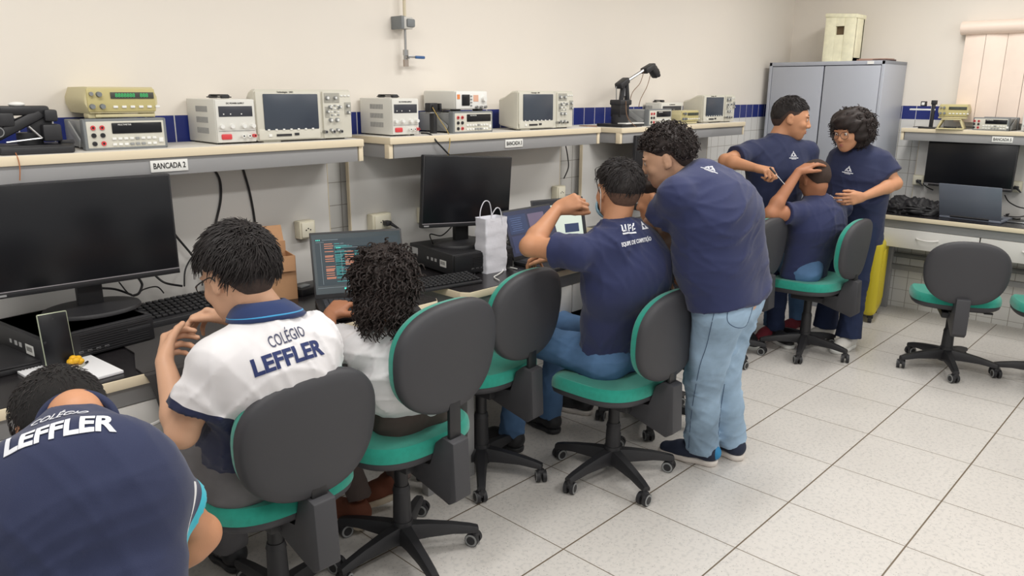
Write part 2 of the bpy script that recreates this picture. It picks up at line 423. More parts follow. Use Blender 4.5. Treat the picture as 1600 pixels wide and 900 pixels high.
# window with blind on the right wall
yL = PX(1505, 55, XW).y; zt = PX(1505, 33, XW - .08).z; zb = 1.42
struct(B().box((XW - .012, yL - .62, (zt + zb) / 2 - .02), (.024, 1.15, zt - zb), mat('window_frame_grey', (206, 200, 192), .5), .004).build('window_1'))
vt = thing('window_blind', 'pale pink vertical fabric blind with a padded valance on the right wall', 'blind', (XW, yL, 0))
PINK = mat('blind_fabric', (250, 232, 218), .85, namt=.03, nscale=9)
zv0 = PX(1505, 54, XW - .09).z
va = B(); vz = (zt + zv0) / 2; vh = (zt - zv0) / 2
ring = [[(-.02 - .07 * (1 - abs(math.cos(a)) ** 3) * (math.sin(a) > -2) if False else -.05 + .05 * math.cos(a), -yy, vz + vh * math.sin(a)) for a in [2 * PI * k / 20 for k in range(20)]] for yy in (0, 1.4)]
va.grid(ring, mat('valance_vinyl', (246, 226, 212), .5)); va.build('valance', vt)
n = 9
sl = B()
for k in range(n):
    y0 = -.03 - k * .13
    sl.box((-.045, y0 - .062, (zv0 + zb + .02) / 2 - .0), (.004, .128, zv0 - zb + .0), PINK, .001, rot=R(7) if k % 2 else R(-4))
sl.build('blind_slats', vt)
# small conduit on the right wall near the corner and a pipe along its foot
B_ = B().cyl((XW - .05, .4, .42), (XW - .05, -1.6, .42), .02, mat('grey_conduit', (110, 112, 112), .5))
tag(B_.build('wall_conduit'), 'dark grey pipe running along the tiles under the right bench', 'pipe')

# ================================================================== cabinet
def cabinet():
    xa = 3.90; y1 = 1.245; y0 = .39; H = 1.85
    t = thing('steel_cabinet', 'tall grey two-door steel cabinet in the corner of the room', 'cabinet', (xa, (y0 + y1) / 2, 0))
    CG = mat('cabinet_grey', (174, 178, 188), .42); W = y1 - y0; Dp = XW - xa - .01
    b = B()
    b.box((Dp / 2, -W / 2 + .012, H / 2), (Dp, .024, H), CG, .003).box((Dp / 2, W / 2 - .012, H / 2), (Dp, .024, H), CG, .003)
    b.box((Dp / 2, 0, H - .014), (Dp, W, .028), CG, .003).box((Dp / 2, 0, .04), (Dp, W, .08), CG, .003).box((Dp - .01, 0, H / 2), (.02, W - .01, H - .02), CG)
    b.box((Dp / 2, 0, .9), (Dp - .04, W - .04, .02), CG)
    b.build('carcass', t)
    for s in (-1, 1):
        d = B().box((.01, s * (W / 4 - .011), H / 2 + .025), (.02, W / 2 - .032, H - .115), CG, .003).build('door', t)
        B().cyl((-.012, s * .05, 1.0), (.0, s * .05, 1.0), .012, STEEL).build('lock' if s < 0 else 'knob', d)
    B().box((-.002, -W / 2 + .1, H - .014), (.003, .045, .02), WHITE).build('label_tag', t)
    return H
CH = cabinet()
def foam_box():
    c = PZ(1310, 92, CH); c = Vector((4.12, PX(1310, 92, 4.05).y, CH)); a = PX(1284, 93, 4.05); b2_ = PX(1331, 91, 4.05)
    Wd = a.y - b2_.y; h = PX(1284, 28, 4.05).z - CH
    t = thing('foam_box', 'worn cream foam box with a square hole on top of the grey cabinet', 'box', (4.05, (a.y + b2_.y) / 2, CH), 0)
    FO = mat('old_foam', (246, 242, 212), .85, namt=.08, nscale=20, bump=.8, bscale=40)
    s = B(); W2 = Wd / 2; tk = .03; hy = -.0; hs = .031; hz = h * .70
    # front wall with a real square hole
    s.box((.015, (W2 + hs + hy) / 2, h / 2), (tk, W2 - hs - hy, h), FO, .004); s.box((.015, -(W2 + hs - hy) / 2, h / 2), (tk, W2 - hs + hy, h), FO, .004)
    s.box((.015, hy, (hz - hs) / 2), (tk, 2 * hs, hz - hs), FO); s.box((.015, hy, (h + hz + hs) / 2), (tk, 2 * hs, h - hz - hs), FO)
    s.box((.095, W2 - .015, h / 2), (.16, .03, h), FO, .004).box((.095, -W2 + .015, h / 2), (.16, .03, h), FO, .004).box((.165, 0, h / 2), (.03, Wd, h), FO, .004).box((.095, 0, .015), (.16, Wd, .03), FO)
    s.build('box_body', t)
    B().box((.09, 0, h + .008), (.19, Wd + .015, .03), FO, .008, rot=Matrix.Rotation(R(4), 3, 'X')).build('lid', t)
    B().box((.034, hy, hz), (.004, .07, .07), mat('brown_card', (110, 92, 70), .8)).build('inner_card', t)
foam_box()
for k, (px, w_, lab, c) in enumerate([(1352, .14, 'folded brown booklet lying on the cabinet beside the foam box', (150, 118, 104)), (1376, .1, 'rolled dark folder end lying on the cabinet corner', (96, 76, 72))]):
    p = PX(px, 92, 4.02)
    o = B().box((0, 0, .008 + .0 * k), (.16, w_, .012 - .002 * k), mat('booklet%d' % k, c, .7), .002).box((0, 0, .0165), (.14, w_ * .8, .006), mat('booklet_page', (190, 160, 146), .7), .001).build('booklet', loc=(p.x + .08, p.y, CH), rz=R(8 - 14 * k))
    tag(o, lab, 'booklet')

# ================================================================== suitcase
def suitcase():
    p = PZ(1342, 503, 0)
    t = thing('suitcase', 'upright yellow and grey hard suitcase standing by the right bench leg', 'suitcase', (p.x + .17, p.y + .05, 0), R(12))
    YS = mat('yellow_shell', (206, 188, 42), .4)
    W, D, H = .38, .23, .56
    for s, nm in ((-1, 'shell'), (1, 'shell')):
        b = B().box((0, s * (D / 4 + .008), H / 2 + .05), (W, D / 2 - .014, H), YS, .045, seg=4)
        for k in range(6): b.box((-.13 + k * .052, s * (D / 2 + .001), H / 2 + .05), (.016, .008, H - .16), YS, .003)
        b.build(nm, t)
    B().box((0, 0, H / 2 + .05), (W + .004, .03, H + .004), GREYC, .012).build('zip_band', t)
    for x in (-.15, .15):
        for y in (-.08, .08): B().cyl((x, y - .012, .024), (x, y + .012, .024), .024, BLACK).box((x, y, .045), (.03, .04, .025), BLACK, .004).build('wheel', t)
    B().box((0, 0, H + .066), (.16, .03, .02), BLACK, .006).build('handle', t)
suitcase()
# ================================================================== chairs
def sup(a, n):  # superellipse unit
    c, s = math.cos(a), math.sin(a)
    return (abs(c) ** (2 / n)) * (1 if c >= 0 else -1), (abs(s) ** (2 / n)) * (1 if s >= 0 else -1)
def pad(b, m, w, h, n, tk, frame, bulge=1.0, seg=56, off=0, egg=0.0):
    """cushion: outline superellipse; frame(u,v,t)->point, t from off to off+tk"""
    rings = []
    prof = [(1.0, 0), (1.0, .35), (.985, .7), (.94, .92), (.8, 1.0), (.5, 1.04 * bulge), (.12, 1.06 * bulge)]
    lo = [(.12, 0), (.6, 0), (.97, 0)]
    for rr, tt in lo + prof:
        rg = []
        for k in range(seg):
            u, v = sup(2 * PI * k / seg, n)
            rg.append(frame(u * w / 2 * rr * (1 + egg * v), v * h / 2 * rr, off + tk * tt))
        rings.append(rg)
    b.grid(rings, m)
def make_chair(name='office_chair', arms=False):
    t = thing(name, 'chair', 'chair')
    b = B()
    for k in range(5):
        a = 2 * PI * k / 5 + PI / 2; d = Vector((math.cos(a), math.sin(a), 0)); q = Vector((-d.y, d.x, 0))
        rings = []
        for s, wd, z0, z1 in ((.02, .03, .065, .125), (.09, .024, .068, .118), (.18, .02, .068, .103), (.245, .018, .06, .088), (.275, .016, .058, .078)):
            rings.append([d * s + q * x + Vector((0, 0, z)) for x, z in ((-wd, z0), (wd, z0), (wd, z0 + (z1 - z0) * .6), (wd * .65, z1), (-wd * .65, z1), (-wd, z0 + (z1 - z0) * .6))])
        b.grid(rings, BLACK)
    b.cyl((0, 0, .055), (0, 0, .14), .042, BLACK, r1=.036, seg=24)
    b.build('star_base', t, sharp=45)
    for k in range(5):
        a = 2 * PI * k / 5 + PI / 2; d = Vector((math.cos(a), math.sin(a), 0)); a2 = a + [1.1, .4, 2.0, -.6, 1.5][k]
        f = Vector((math.cos(a2), math.sin(a2), 0)); c = d * .268; sd = Vector((-f.y, f.x, 0)); c0 = c + Vector((0, 0, .026)) - f * .012
        w1 = B()
        for s in (-1, 1):
            w1.cyl(c0 + sd * s * .006, c0 + sd * s * .022, .026, BLACK, seg=22)
            w1.cyl(c0 + sd * s * .0205, c0 + sd * s * .0235, .0235, GREYC, seg=22); w1.cyl(c0 + sd * s * .0215, c0 + sd * s * .0245, .0165, BLACK, seg=18)
        w1.box(c0 + Vector((0, 0, .016)) + f * .004, (.034, .036, .034), BLACK, .012, rot=a2); w1.cyl(c + Vector((0, 0, .03)), c + Vector((0, 0, .065)), .009, BLACK)
        w1.build('caster', t)
    b = B().cyl((0, 0, .12), (0, 0, .27), .034, BLACK, r1=.030, seg=24).cyl((0, 0, .265), (0, 0, .285), .032, BLACK, r1=.027, seg=24).cyl((0, 0, .28), (0, 0, .40), .0245, DARK, seg=24)
    b.build('gas_column', t)
    b = B().box((0, -.01, .405), (.14, .2, .035), BLACK, .006).box((.12, .02, .41), (.12, .012, .008), BLACK, .003).box((.19, .02, .408), (.05, .03, .01), BLACK, .004)
    b.ball((.075, -.06, .40), .008, STEEL, 10); b.build('tilt_mechanism', t)
    # seat
    def fr(u, v, tt):
        z = .475 + tt + .010 * (abs(u) / .235) ** 2 - .03 * max(0, v / .22) ** 3 + .012 * max(0, -v / .22) ** 2
        return Vector((u, v + .02, z))
    b = B(); pad(b, TEAL, .475, .445, 3.0, .052, fr, bulge=.98); 
    st = []
    for k in range(41):
        u, v = sup(PI * (1.08 + .84 * k / 40) - PI, 3.0) if False else sup(PI * (-.05 + 1.1 * k / 40), 3.0)
        st.append(fr(u * .475 / 2 * .93, v * .445 / 2 * .93, .0485))
    sea = b.build('seat', t)
    B().tube(st, .0009, THREAD, seg=5, smooth=False).build('stitching', sea)
    b = B(); pad(b, CHARC, .468, .438, 3.0, -.034, fr, off=.002); b.build('seat_shell', t)
    # back bracket
    by = -.245
    b = B(); b.prism([(-.04, .39), (-.04, .425), (by + .05, .44), (by + .03, .53), (by - .005, .56), (by - .055, .55), (by - .065, .35), (by - .03, .325), (by + .03, .345)], -.036, .036, CHARC, axis='x', bev=.005)
    b.box((.0, by - .025, .60), (.05, .014, .17), DARK, .003).build('back_bracket', t)
    # backrest
    def fb(u, v, tt):
        y = by - .012 + .55 * u * u + .25 * v * v + tt - .16 * (v + .0)
        y = by - .03 + .62 * u * u + tt * 1 - .10 * v + .35 * max(v, 0) ** 2
        return Vector((u, y, .685 + v))
    b = B(); pad(b, TEAL, .425, .362, 2.45, .042, fb, off=.012, egg=.05); b.build('backrest', t)
    b = B(); pad(b, CHARC, .43, .367, 2.45, -.032, fb, off=.014, egg=.05, bulge=.97); b.build('back_shell', t)
    if arms:
        for s in (-1, 1): B().box((s * .25, .0, .55), (.03, .05, .2), BLACK, .006).box((s * .25, .02, .66), (.07, .24, .03), BLACK, .012).box((s * .2, 0, .455), (.12, .05, .012), BLACK, .003).build('armrest', t)
    return t
def set_height(t, dz):
    """raise the parts carried by the gas column"""
    for ch in t.children:
        if ch.name.split('.')[0] in ('seat', 'seat_shell', 'back_bracket', 'backrest', 'back_shell', 'tilt_mechanism', 'armrest'): ch.location.z += dz
        if ch.name.split('.')[0] == 'gas_column': ch.scale.z = 1 + dz / .40
CHAIRS = [  # x, y, azimuth the sitter faces (deg), base turn, height, backrest raise, label
    (-.91, .41, 90, 0, -.02, .05, 'teal chair under the boy in the white LEFFLER polo'),
    (-.425, .40, 93, 20, -.01, .145, 'teal chair under the curly-haired girl in white'),
    (.20, .64, 95, 64, .00, .09, 'empty teal chair pushed towards the bench in front of the white paper bag'),
    (.585, .215, 91, 13, -.05, .065, 'teal chair under the boy with glasses pushed up on his hair'),
    (2.36, .66, 88, 5, .02, .03, 'teal chair half hidden under the elbow of the boy holding his head'),
    (2.78, .306, 91, 35, -.03, .06, 'teal chair under the boy who holds his shaved head'),
    (3.09, -.44, 22, 45, -.045, .01, 'empty teal chair facing the right-hand bench drawers'),
    (3.22, -.95, 20, 12, -.045, .0, 'teal chair cut off by the right edge of the photo'),
    (1.20, .42, 92, 50, -.03, .0, 'teal chair hidden behind the legs of the standing boy in light jeans'),
    (-1.62, .0, 92, 30, -.04, -.05, 'chair under the boy bending over in the navy shirt'),
]
CH0 = make_chair()
chairs = []
for i, (x, y, az, bt, dz, db, lab) in enumerate(CHAIRS):
    c = CH0 if i == 0 else copy_tree(CH0)
    c.location = (x, y, 0); c.rotation_euler.z = R(az - 90); tag(c, lab, 'chair', 'teal office chairs'); chairs.append(c)
for i, (x, y, az, bt, dz, db, lab) in enumerate(CHAIRS):
    set_height(chairs[i], dz)
    for ch in chairs[i].children:
        if ch.name.split('.')[0] in ('backrest', 'back_shell'): ch.location.z += db
    for ch in chairs[i].children:
        if ch.name.split('.')[0] in ('star_base', 'caster'): ch.rotation_euler.z = R(bt - (az - 90) )
# ================================================================== instruments on the shelves
def knob(b, x, y, z, r, m, l=.012, cap=None):
    b.cyl((x, y, z), (x, y - l, z), r, m, r1=r * .85, seg=16)
    if cap: b.cyl((x, y - l, z), (x, y - l - .001, z), r * .6, cap, seg=12)
def scope(label, loc, rz, W=.40, H=.19):
    t = thing('oscilloscope', label, 'oscilloscope', loc, rz); D = .17
    b = B(); rings = []
    for y, sx, z0, z1 in ((0, 1, .006, H), (.02, 1, .006, H), (.05, .97, .01, H - .004), (.12, .86, .016, H - .03), (D, .78, .02, H - .04)):
        c = .008; w = W / 2 * sx
        rings.append([(x, y, z) for x, z in ((-w + c, z0), (w - c, z0), (w, z0 + c), (w, z1 - c), (w - c, z1), (-w + c, z1), (-w, z1 - c), (-w, z0 + c))])
    b.grid(rings, OFFW); b.build('case', t, sharp=30)
    b = B().box((-W / 2 + .135, -.004, H * .56), (.262, .01, H * .80), OFFW, .003)
    b.box((-W / 2 + .133, -.006, .03), (.25, .010, .04), OFFW, .003).build('bezel', t)
    B().box((-W / 2 + .142, -.010, H * .575), (.222, .006, H * .68), OSCSCR, .003).build('display', t)
    p = B().box((W / 2 - .065, -.003, H * .5), (.125, .009, H * .92), OFFW, .003)
    PG = mat('panel_grey', (172, 170, 160), .5)
    p.box((W / 2 - .088, -.008, H * .84), (.066, .003, .036), PG).box((W / 2 - .11, -.008, H * .56), (.018, .003, .04), PG).box((W / 2 - .018, -.008, H * .63), (.028, .003, .045), PG)
    pn = p.build('control_panel', t)
    k = B()
    for x, z, r in ((-.11, .84, .0085), (-.075, .84, .007), (-.10, .66, .006), (-.055, .66, .006), (-.02, .68, .007), (-.11, .57, .006), (-.018, .55, .006), (-.098, .40, .0085), (-.07, .40, .0085), (-.098, .20, .0065), (-.07, .20, .0065)):
        knob(k, W / 2 + x, -.006, z * H, r, GREYC, .014, WHITE)
    k.bm.verts.index_update(); build_each(k, 'knob', pn, .016)
    k = B()
    for j in range(7): k.box((-W / 2 + .045 + j * .03, -.012, .046), (.009, .005, .006), WHITE, .001)
    for j in range(4):
        for i in range(3): k.box((W / 2 - .09 + i * .014, -.0085, H * (.5 + .062 * j)), (.008, .004, .0055), WHITE if (i + j) % 2 else GREYC, .001)
    for j in range(3): k.box((W / 2 - .045 + .016 * j, -.0085, H * .88), (.010, .004, .006), WHITE, .001)
    k.bm.verts.index_update(); build_each(k, 'button', t, .002)
    k = B().box((-W / 2 + .105, -.0125, .026), (.06, .003, .008), BLACK).box((-W / 2 + .157, -.0125, .028), (.018, .003, .009), BLACK).box((-W / 2 + .05, -.0125, .026), (.012, .004, .01), WHITE, .001)
    k.build('drive_slot', t)
    k = B()
    for j in range(3): k.cyl((W / 2 - .125 + j * .034, 0, .032), (W / 2 - .125 + j * .034, -.022, .032), .0065, STEEL).cyl((W / 2 - .125 + j * .034, -.021, .032), (W / 2 - .125 + j * .034, -.023, .032), .004, DARK, seg=10)
    k.bm.verts.index_update(); build_each(k, 'probe_socket', t, .016)
    for s in (-1, 1): B().box((s * W * .34, .02, .004), (.07, .03, .01), BLACK if s > 0 else OFFW, .003).build('foot', t)
    text('lettering', 'Technologies   DSO', .008, INK, t, (-W / 2 + .12, -.0097, H * .95), FRONT)
    return t
def supply(label, loc, rz, W=.135, H=.150, D=.235, part=False):
    t = thing('power_supply', label, 'power supply', loc, rz)
    b = B().box((0, D / 2, H / 2 + .006), (W, D, H), WHITEC, .003)
    c = b.build('case', t)
    v = B(); VG = mat('vent_grey', (150, 150, 150), .6)
    for r in range(3):
        for k in range(16): v.box((-W / 2 - .0004, .06 + k * .0062 + .0, H * (.27 + .25 * r) + .006), (.0014, .0026, .020), VG)
    v.build('vents', c)
    f = B().box((0, -.003, H / 2 + .006), (W * .97, .008, H * .98), WHITEC, .003).box((0, -.0065, H * .31), (W * .9, .002, .0015), GREYD); f.build('front_panel', t)
    B().box((0, -.007, H * .76), (W * .84, .003, H * .24), mat('psu_display', (58, 60, 68), .3), .001).build('display', t)
    d = B()
    for x in (-.045, -.02, .02): d.box((x, -.009, H * .70), (.004, .001, .004), WHITE)
    d.build('indicator', t)
    k = B()
    for x in (-.38, -.13, .17, .40): knob(k, x * W, -.006, H * .42, .0085, WHITE, .014)
    k.bm.verts.index_update(); build_each(k, 'knob', t, .016)
    B().box((-.27 * W, -.008, H * .18), (.038, .008, .019), RED, .006).build('power_switch', t)
    k = B()
    for x, m in ((.12, WHITE), (.27, WHITE), (.41, RED)): k.cyl((x * W, -.004, H * .19), (x * W, -.022, H * .19), .006, m).cyl((x * W, -.022, H * .19), (x * W, -.0225, H * .19), .003, DARK, seg=8)
    k.bm.verts.index_update(); build_each(k, 'terminal', t, .014)
    k = B().box((0, .12, H + .012), (.05, .1, .004), BLACK, .001).box((0, .07, H + .014), (.03, .02, .012), BLACK, .004).box((0, .17, H + .014), (.03, .02, .012), BLACK, .004).box((0, .12, H + .019), (.022, .12, .006), BLACK, .003); k.build('carry_handle', t)
    for sx in (-1, 1):
        for y in (.02, D - .02): B().cyl((sx * W * .36, y, .0), (sx * W * .36, y, .008), .009, BLACK).build('foot', t)
    text('lettering', 'DC POWER SUPPLY', .0075, INK, t, (0, -.0078, H * .945), FRONT)
    return t
def dmm(label, loc, rz, W=.25, H=.098, D=.30):
    t = thing('bench_multimeter', label, 'multimeter', loc, rz)
    B().box((0, D / 2, H / 2), (W * .93, D - .04, H * .86), GREYC, .003).build('case', t)
    for y in (.0, D):
        b = B(); o = [(-W / 2, .0), (W / 2, .0), (W / 2, H), (-W / 2, H)]; s = 1 if y == 0 else -1
        b.box((0, y + s * .016, H - .006), (W, .034, .012), GREYD, .005).box((0, y + s * .016, .006), (W, .034, .012), GREYD, .005)
        for sx in (-1, 1): b.box((sx * (W / 2 - .006), y + s * .016, H / 2), (.013, .034, H), GREYD, .005)
        b.build('bumper', t)
    f = B().box((0, .004, H / 2), (W * .93, .012, H * .84), OFFW, .002).build('front_panel', t)
    B().box((.033, -.003, H * .69), (W * .61, .004, H * .34), SCREEN, .002).build('display', t)
    k = B()
    for i, x in enumerate((-.098, -.072)):
        for j, z in enumerate((.72, .48, .22)):
            m = RED if (j == 0 or (j == 2 and i == 1)) else BLACK
            k.cyl((x, 0, H * z), (x, -.006, H * z), .0072, m).cyl((x, -.006, H * z), (x, -.0065, H * z), .0035, DARK, seg=8)
    k.bm.verts.index_update(); build_each(k, 'input_jack', t, .008)
    k = B()
    for j in range(2):
        for i in range(8): k.box((-.04 + i * .0175, -.004, H * (.36 - .18 * j)), (.012, .005, .0075), (GREYC if (i, j) in ((4, 0), (3, 1), (4, 1), (5, 1)) else WHITE), .001)
    k.box((.103, -.004, H * .28), (.014, .006, .014), WHITE, .001)
    k.bm.verts.index_update(); build_each(k, 'button', t, .002)
    b = B(); 
    for sx in (-1, 1): b.box((sx * (W / 2 + .004), .09, H * .5), (.006, .12, .03), GREYC, .004, rot=Matrix.Rotation(R(28), 3, 'X'))
    b.bm.verts.index_update(); build_each(b, 'handle_hub', t, .002)
    text('lettering', 'MULTIMETER', .007, WHITE, t, (-.005, -.0055, H * .80), FRONT)
    return t
def generator(label, loc, rz, W=.215, H=.082, D=.24, lit=True):
    t = thing('signal_generator', label, 'signal generator', loc, rz)
    z0 = .015
    b = B(); rings = []
    for y, k in ((-.004, .96), (.01, 1), (D - .03, .97), (D, .9)):
        w = W / 2 * k; c = .012; a0 = z0 + H * (1 - k) / 2; a1 = z0 + H * (1 + k) / 2; mz = (a0 + a1) / 2
        rings.append([(x, y, z) for x, z in ((-w + c, a0), (w - c, a0), (w, mz - .01), (w, mz + .01), (w - c, a1), (-w + c, a1), (-w, mz + .01), (-w, mz - .01))])
    b.grid(rings, CREAMP); b.build('case', t, sharp=25)
    B().box((0, -.004, z0 + H / 2), (W * .9, .008, H * .86), CREAMD, .003).build('front_panel', t)
    B().box((W * .14, -.009, z0 + H * .68), (W * .58, .004, H * .24), mat('display_housing', (70, 70, 64), .4), .001).build('display', t)
    text('digits', '8888888   888', .017, GREENLED if lit else mat('unlit_digits', (84, 92, 80), .5), t, (W * .13, -.0115, z0 + H * .68), FRONT, width=W * .44)
    k = B()
    for x, z in ((-.30, .72), (-.40, .27), (-.27, .27)): knob(k, x * W, -.007, z0 + H * z, .0085, GREYD, .014)
    k.cyl((-.40 * W, -.006, z0 + H * .74), (-.40 * W, -.018, z0 + H * .74), .006, STEEL); k.bm.verts.index_update(); build_each(k, 'knob', t, .016)
    k = B()
    for i in range(6): k.box((-.12 * W + i * .0245 * W / .215 + .005, -.009, z0 + H * .25), (.014, .006, .008), WHITE, .002)
    k.bm.verts.index_update(); build_each(k, 'button', t, .002)
    for sx in (-1, 1): B().box((sx * W * .36, .03 if sx < 0 else .03, z0 / 2 + .001), (.04, .05, z0), CREAMP, .003).build('foot', t)
    B().box((.04 * W, .005, z0 * .55), (W * .8, .012, .011), CREAMP, .003).build('tilt_bar', t)
    return t
def arm_gripper(b, c, s=1.0):
    c = Vector(c)
    b.box(c, (.05 * s, .03 * s, .022 * s), DARK, .003).box(c + Vector((.035, .008, -.012)) * s, (.03 * s, .02 * s, .03 * s), BLACK, .004, rot=R(15)).box(c + Vector((.05, -.01, -.02)) * s, (.03 * s, .008 * s, .014 * s), BLACK, .002, rot=R(-20)).box(c + Vector((.05, .014, -.026)) * s, (.03 * s, .008 * s, .014 * s), BLACK, .002, rot=R(20))
YS = 1.05
SZ = 1.44
def on(px, py, y=YS): p = PY(px, py, y); return p
g = on(188, 232); x0, x1 = on(140, 232).x, on(257, 225).x
dmm('grey bench multimeter on the left shelf, under the cream signal generator', ((x0 + x1) / 2, YS, SZ), R(-3))
generator('cream signal generator with green digits, stacked on the left shelf multimeter', ((x0 + x1) / 2 + .0, YS + .012, SZ + .098), R(-3), W=.225)
x0, x1 = on(340, 220).x, on(401, 218).x
supply('white power supply with a red switch on the left shelf, beside the largest oscilloscope', ((x0 + x1) / 2, YS + .003, SZ), R(-2), W=x1 - x0)
x0, x1 = on(401, 217).x, on(547, 212).x
scope('oscilloscope at the right end of the left shelf, nearest to the camera', ((x0 + x1) / 2, YS - .005, SZ), R(-2), W=x1 - x0)
x0, x1 = on(614, 213).x, on(652, 211).x
supply('white power supply with vented side on the middle shelf', ((x0 + x1) / 2, YS, SZ), R(-3), W=.14)
x0, x1 = on(707, 209).x, on(771, 207).x
dm2 = ((x0 + x1) / 2, YS, SZ)
dmm('grey bench multimeter on the middle shelf, under the orange and white generator', dm2, 0)
def fgen():
    t = thing('function_generator', 'small white and orange function generator stacked on the middle shelf multimeter', 'signal generator', (dm2[0] - .005, YS + .01, SZ + .098), 0)
    W, H, D = .20, .082, .22
    B().box((0, D / 2, H / 2 + .008), (W, D, H), WHITEC, .008).build('case', t)
    f = B().box((0, -.003, H / 2 + .008), (W * .97, .008, H * .95), WHITE, .006).box((-W * .42, -.0078, H * .78), (W * .08, .002, H * .25), mat('orange_print', (232, 140, 80), .5)).box((W * .12, -.0078, H * .7), (W * .15, .002, H * .35), mat('pale_orange_print', (226, 176, 150), .5))
    f.build('front_panel', t)
    B().box((-W * .2, -.009, H * .6), (W * .24, .004, H * .6), SCREEN, .002).build('display', t)
    k = B(); knob(k, W * .36, -.006, H * .66, .013, WHITE, .016)
    for i in range(3): k.cyl((W * (.12 + .14 * i), -.006, H * .22), (W * (.12 + .14 * i), -.02, H * .22), .006, STEEL)
    k.bm.verts.index_update(); build_each(k, 'knob', t, .016)
    k = B()
    for i in range(4): k.box((-W * .03, -.009, H * (.3 + .17 * i)), (.009, .004, .007), GREYC, .001)
    k.bm.verts.index_update(); build_each(k, 'button', t, .002)
    for s in (-1, 1): B().box((s * .07, .03, .004), (.03, .04, .01), BLACK, .002).build('foot', t)
fgen()
def relay():
    p = PY(668, 190, 1.16); t = thing('servo_module', 'small black servo module with wires, left of the middle shelf multimeter', 'servo', (p.x, 1.12, SZ), R(5))
    B().box((0, 0, .05), (.02, .03, .1), BLACK, .003).build('post', t)
    b = B().box((-.01, 0, .115), (.05, .035, .04), BLACK, .004).cyl((-.015, -.018, .115), (-.015, -.024, .115), .013, DARK).box((.03, -.005, .118), (.012, .03, .03), BLACK, .002).box((.0, 0, .092), (.07, .03, .006), STEEL, .001)
    b.build('servo_body', t)
relay()
x0, x1 = on(808, 204).x, on(893, 201).x
scope('oscilloscope standing alone at the right end of the middle shelf', ((x0 + x1) / 2, YS, SZ), R(0), W=x1 - x0)
p = PY(1048, 193, YS); dmm('grey bench multimeter on the third shelf, behind the robot arm base', (on(1031, 195).x, YS, 1.43), R(0))
x0, x1 = on(1058, 193).x, on(1090, 192).x
generator('yellowish cream generator on the third shelf in front of the white power supply', (x0 + .13, YS - .005, 1.43), 0, W=.22, H=.07, D=.12, lit=False)
supply('wide white power supply behind the cream generator on the third shelf', (x0 + .12, YS + .125, 1.43), 0, W=.26, H=.125, D=.11)
x0, x1 = on(1096, 190).x, on(1145, 189).x
scope('oscilloscope at the far end of the third shelf, next to the grey cabinet', (x1 - .21, YS + .0, 1.43), R(0), W=.42, H=.18)

def robot(label, loc, rz, q1, q2, folded=False):
    t = thing('robot_arm', label, 'robot arm', loc, rz)
    B().box((0, 0, .01), (.17, .16, .02), DARK, .004).box((.0, -.085, .008), (.12, .02, .014), BLACK, .003).build('base_plate', t)
    return t
# folded arm at the left end of the first shelf
def folded():
    p = PY(55, 228, 1.06); t = thing('robot_arm', 'folded black robot arm at the left end of the left shelf', 'robot arm', (p.x, 1.08, SZ), R(-4))
    B().box((0, .02, .014), (.2, .15, .026), DARK, .006).box((0, -.055, .012), (.19, .02, .022), BLACK, .005).build('base_plate', t)
    B().cyl((0, .03, .026), (0, .03, .06), .035, BLACK, seg=24).box((.03, .03, .075), (.06, .06, .07), DARK, .006).build('turntable', t)
    b = B(); b.box((-.03, 0, .085), (.15, .022, .032), BLACK, .01, rot=Matrix.Rotation(R(-28), 3, 'Y')).box((-.02, .03, .09), (.14, .014, .03), BLACK, .01, rot=Matrix.Rotation(R(-22), 3, 'Y')); b.build('lower_arm', t)
    B().box((-.01, .015, .125), (.13, .05, .028), DARK, .008).box((.055, .01, .11), (.035, .06, .035), BLACK, .006).box((-.06, .01, .1), (.04, .05, .04), BLACK, .006).build('upper_arm', t)
    B().cyl((-.085, -.012, .065), (-.085, .03, .065), .018, DARK, seg=24).cyl((-.085, -.0125, .065), (-.085, -.015, .065), .015, STEEL, seg=24).cyl((-.085, -.0152, .065), (-.085, -.0165, .065), .012, BLACK, seg=24).build('joint', t)
    B().ball((-.025, .01, .143), (.022, .018, .008), WHITE).build('cap', t)
    B().cyl((-.07, -.02, .035), (.02, -.03, .045), .0035, STEEL, seg=8).cyl((.02, -.03, .045), (-.01, -.03, .08), .0035, STEEL, seg=8).build('link_rod', t)
    B().box((.05, -.01, .06), (.05, .05, .05), BLACK, .006).box((.09, .0, .03), (.04, .03, .012), BLACK, .003).build('servo', t)
folded()
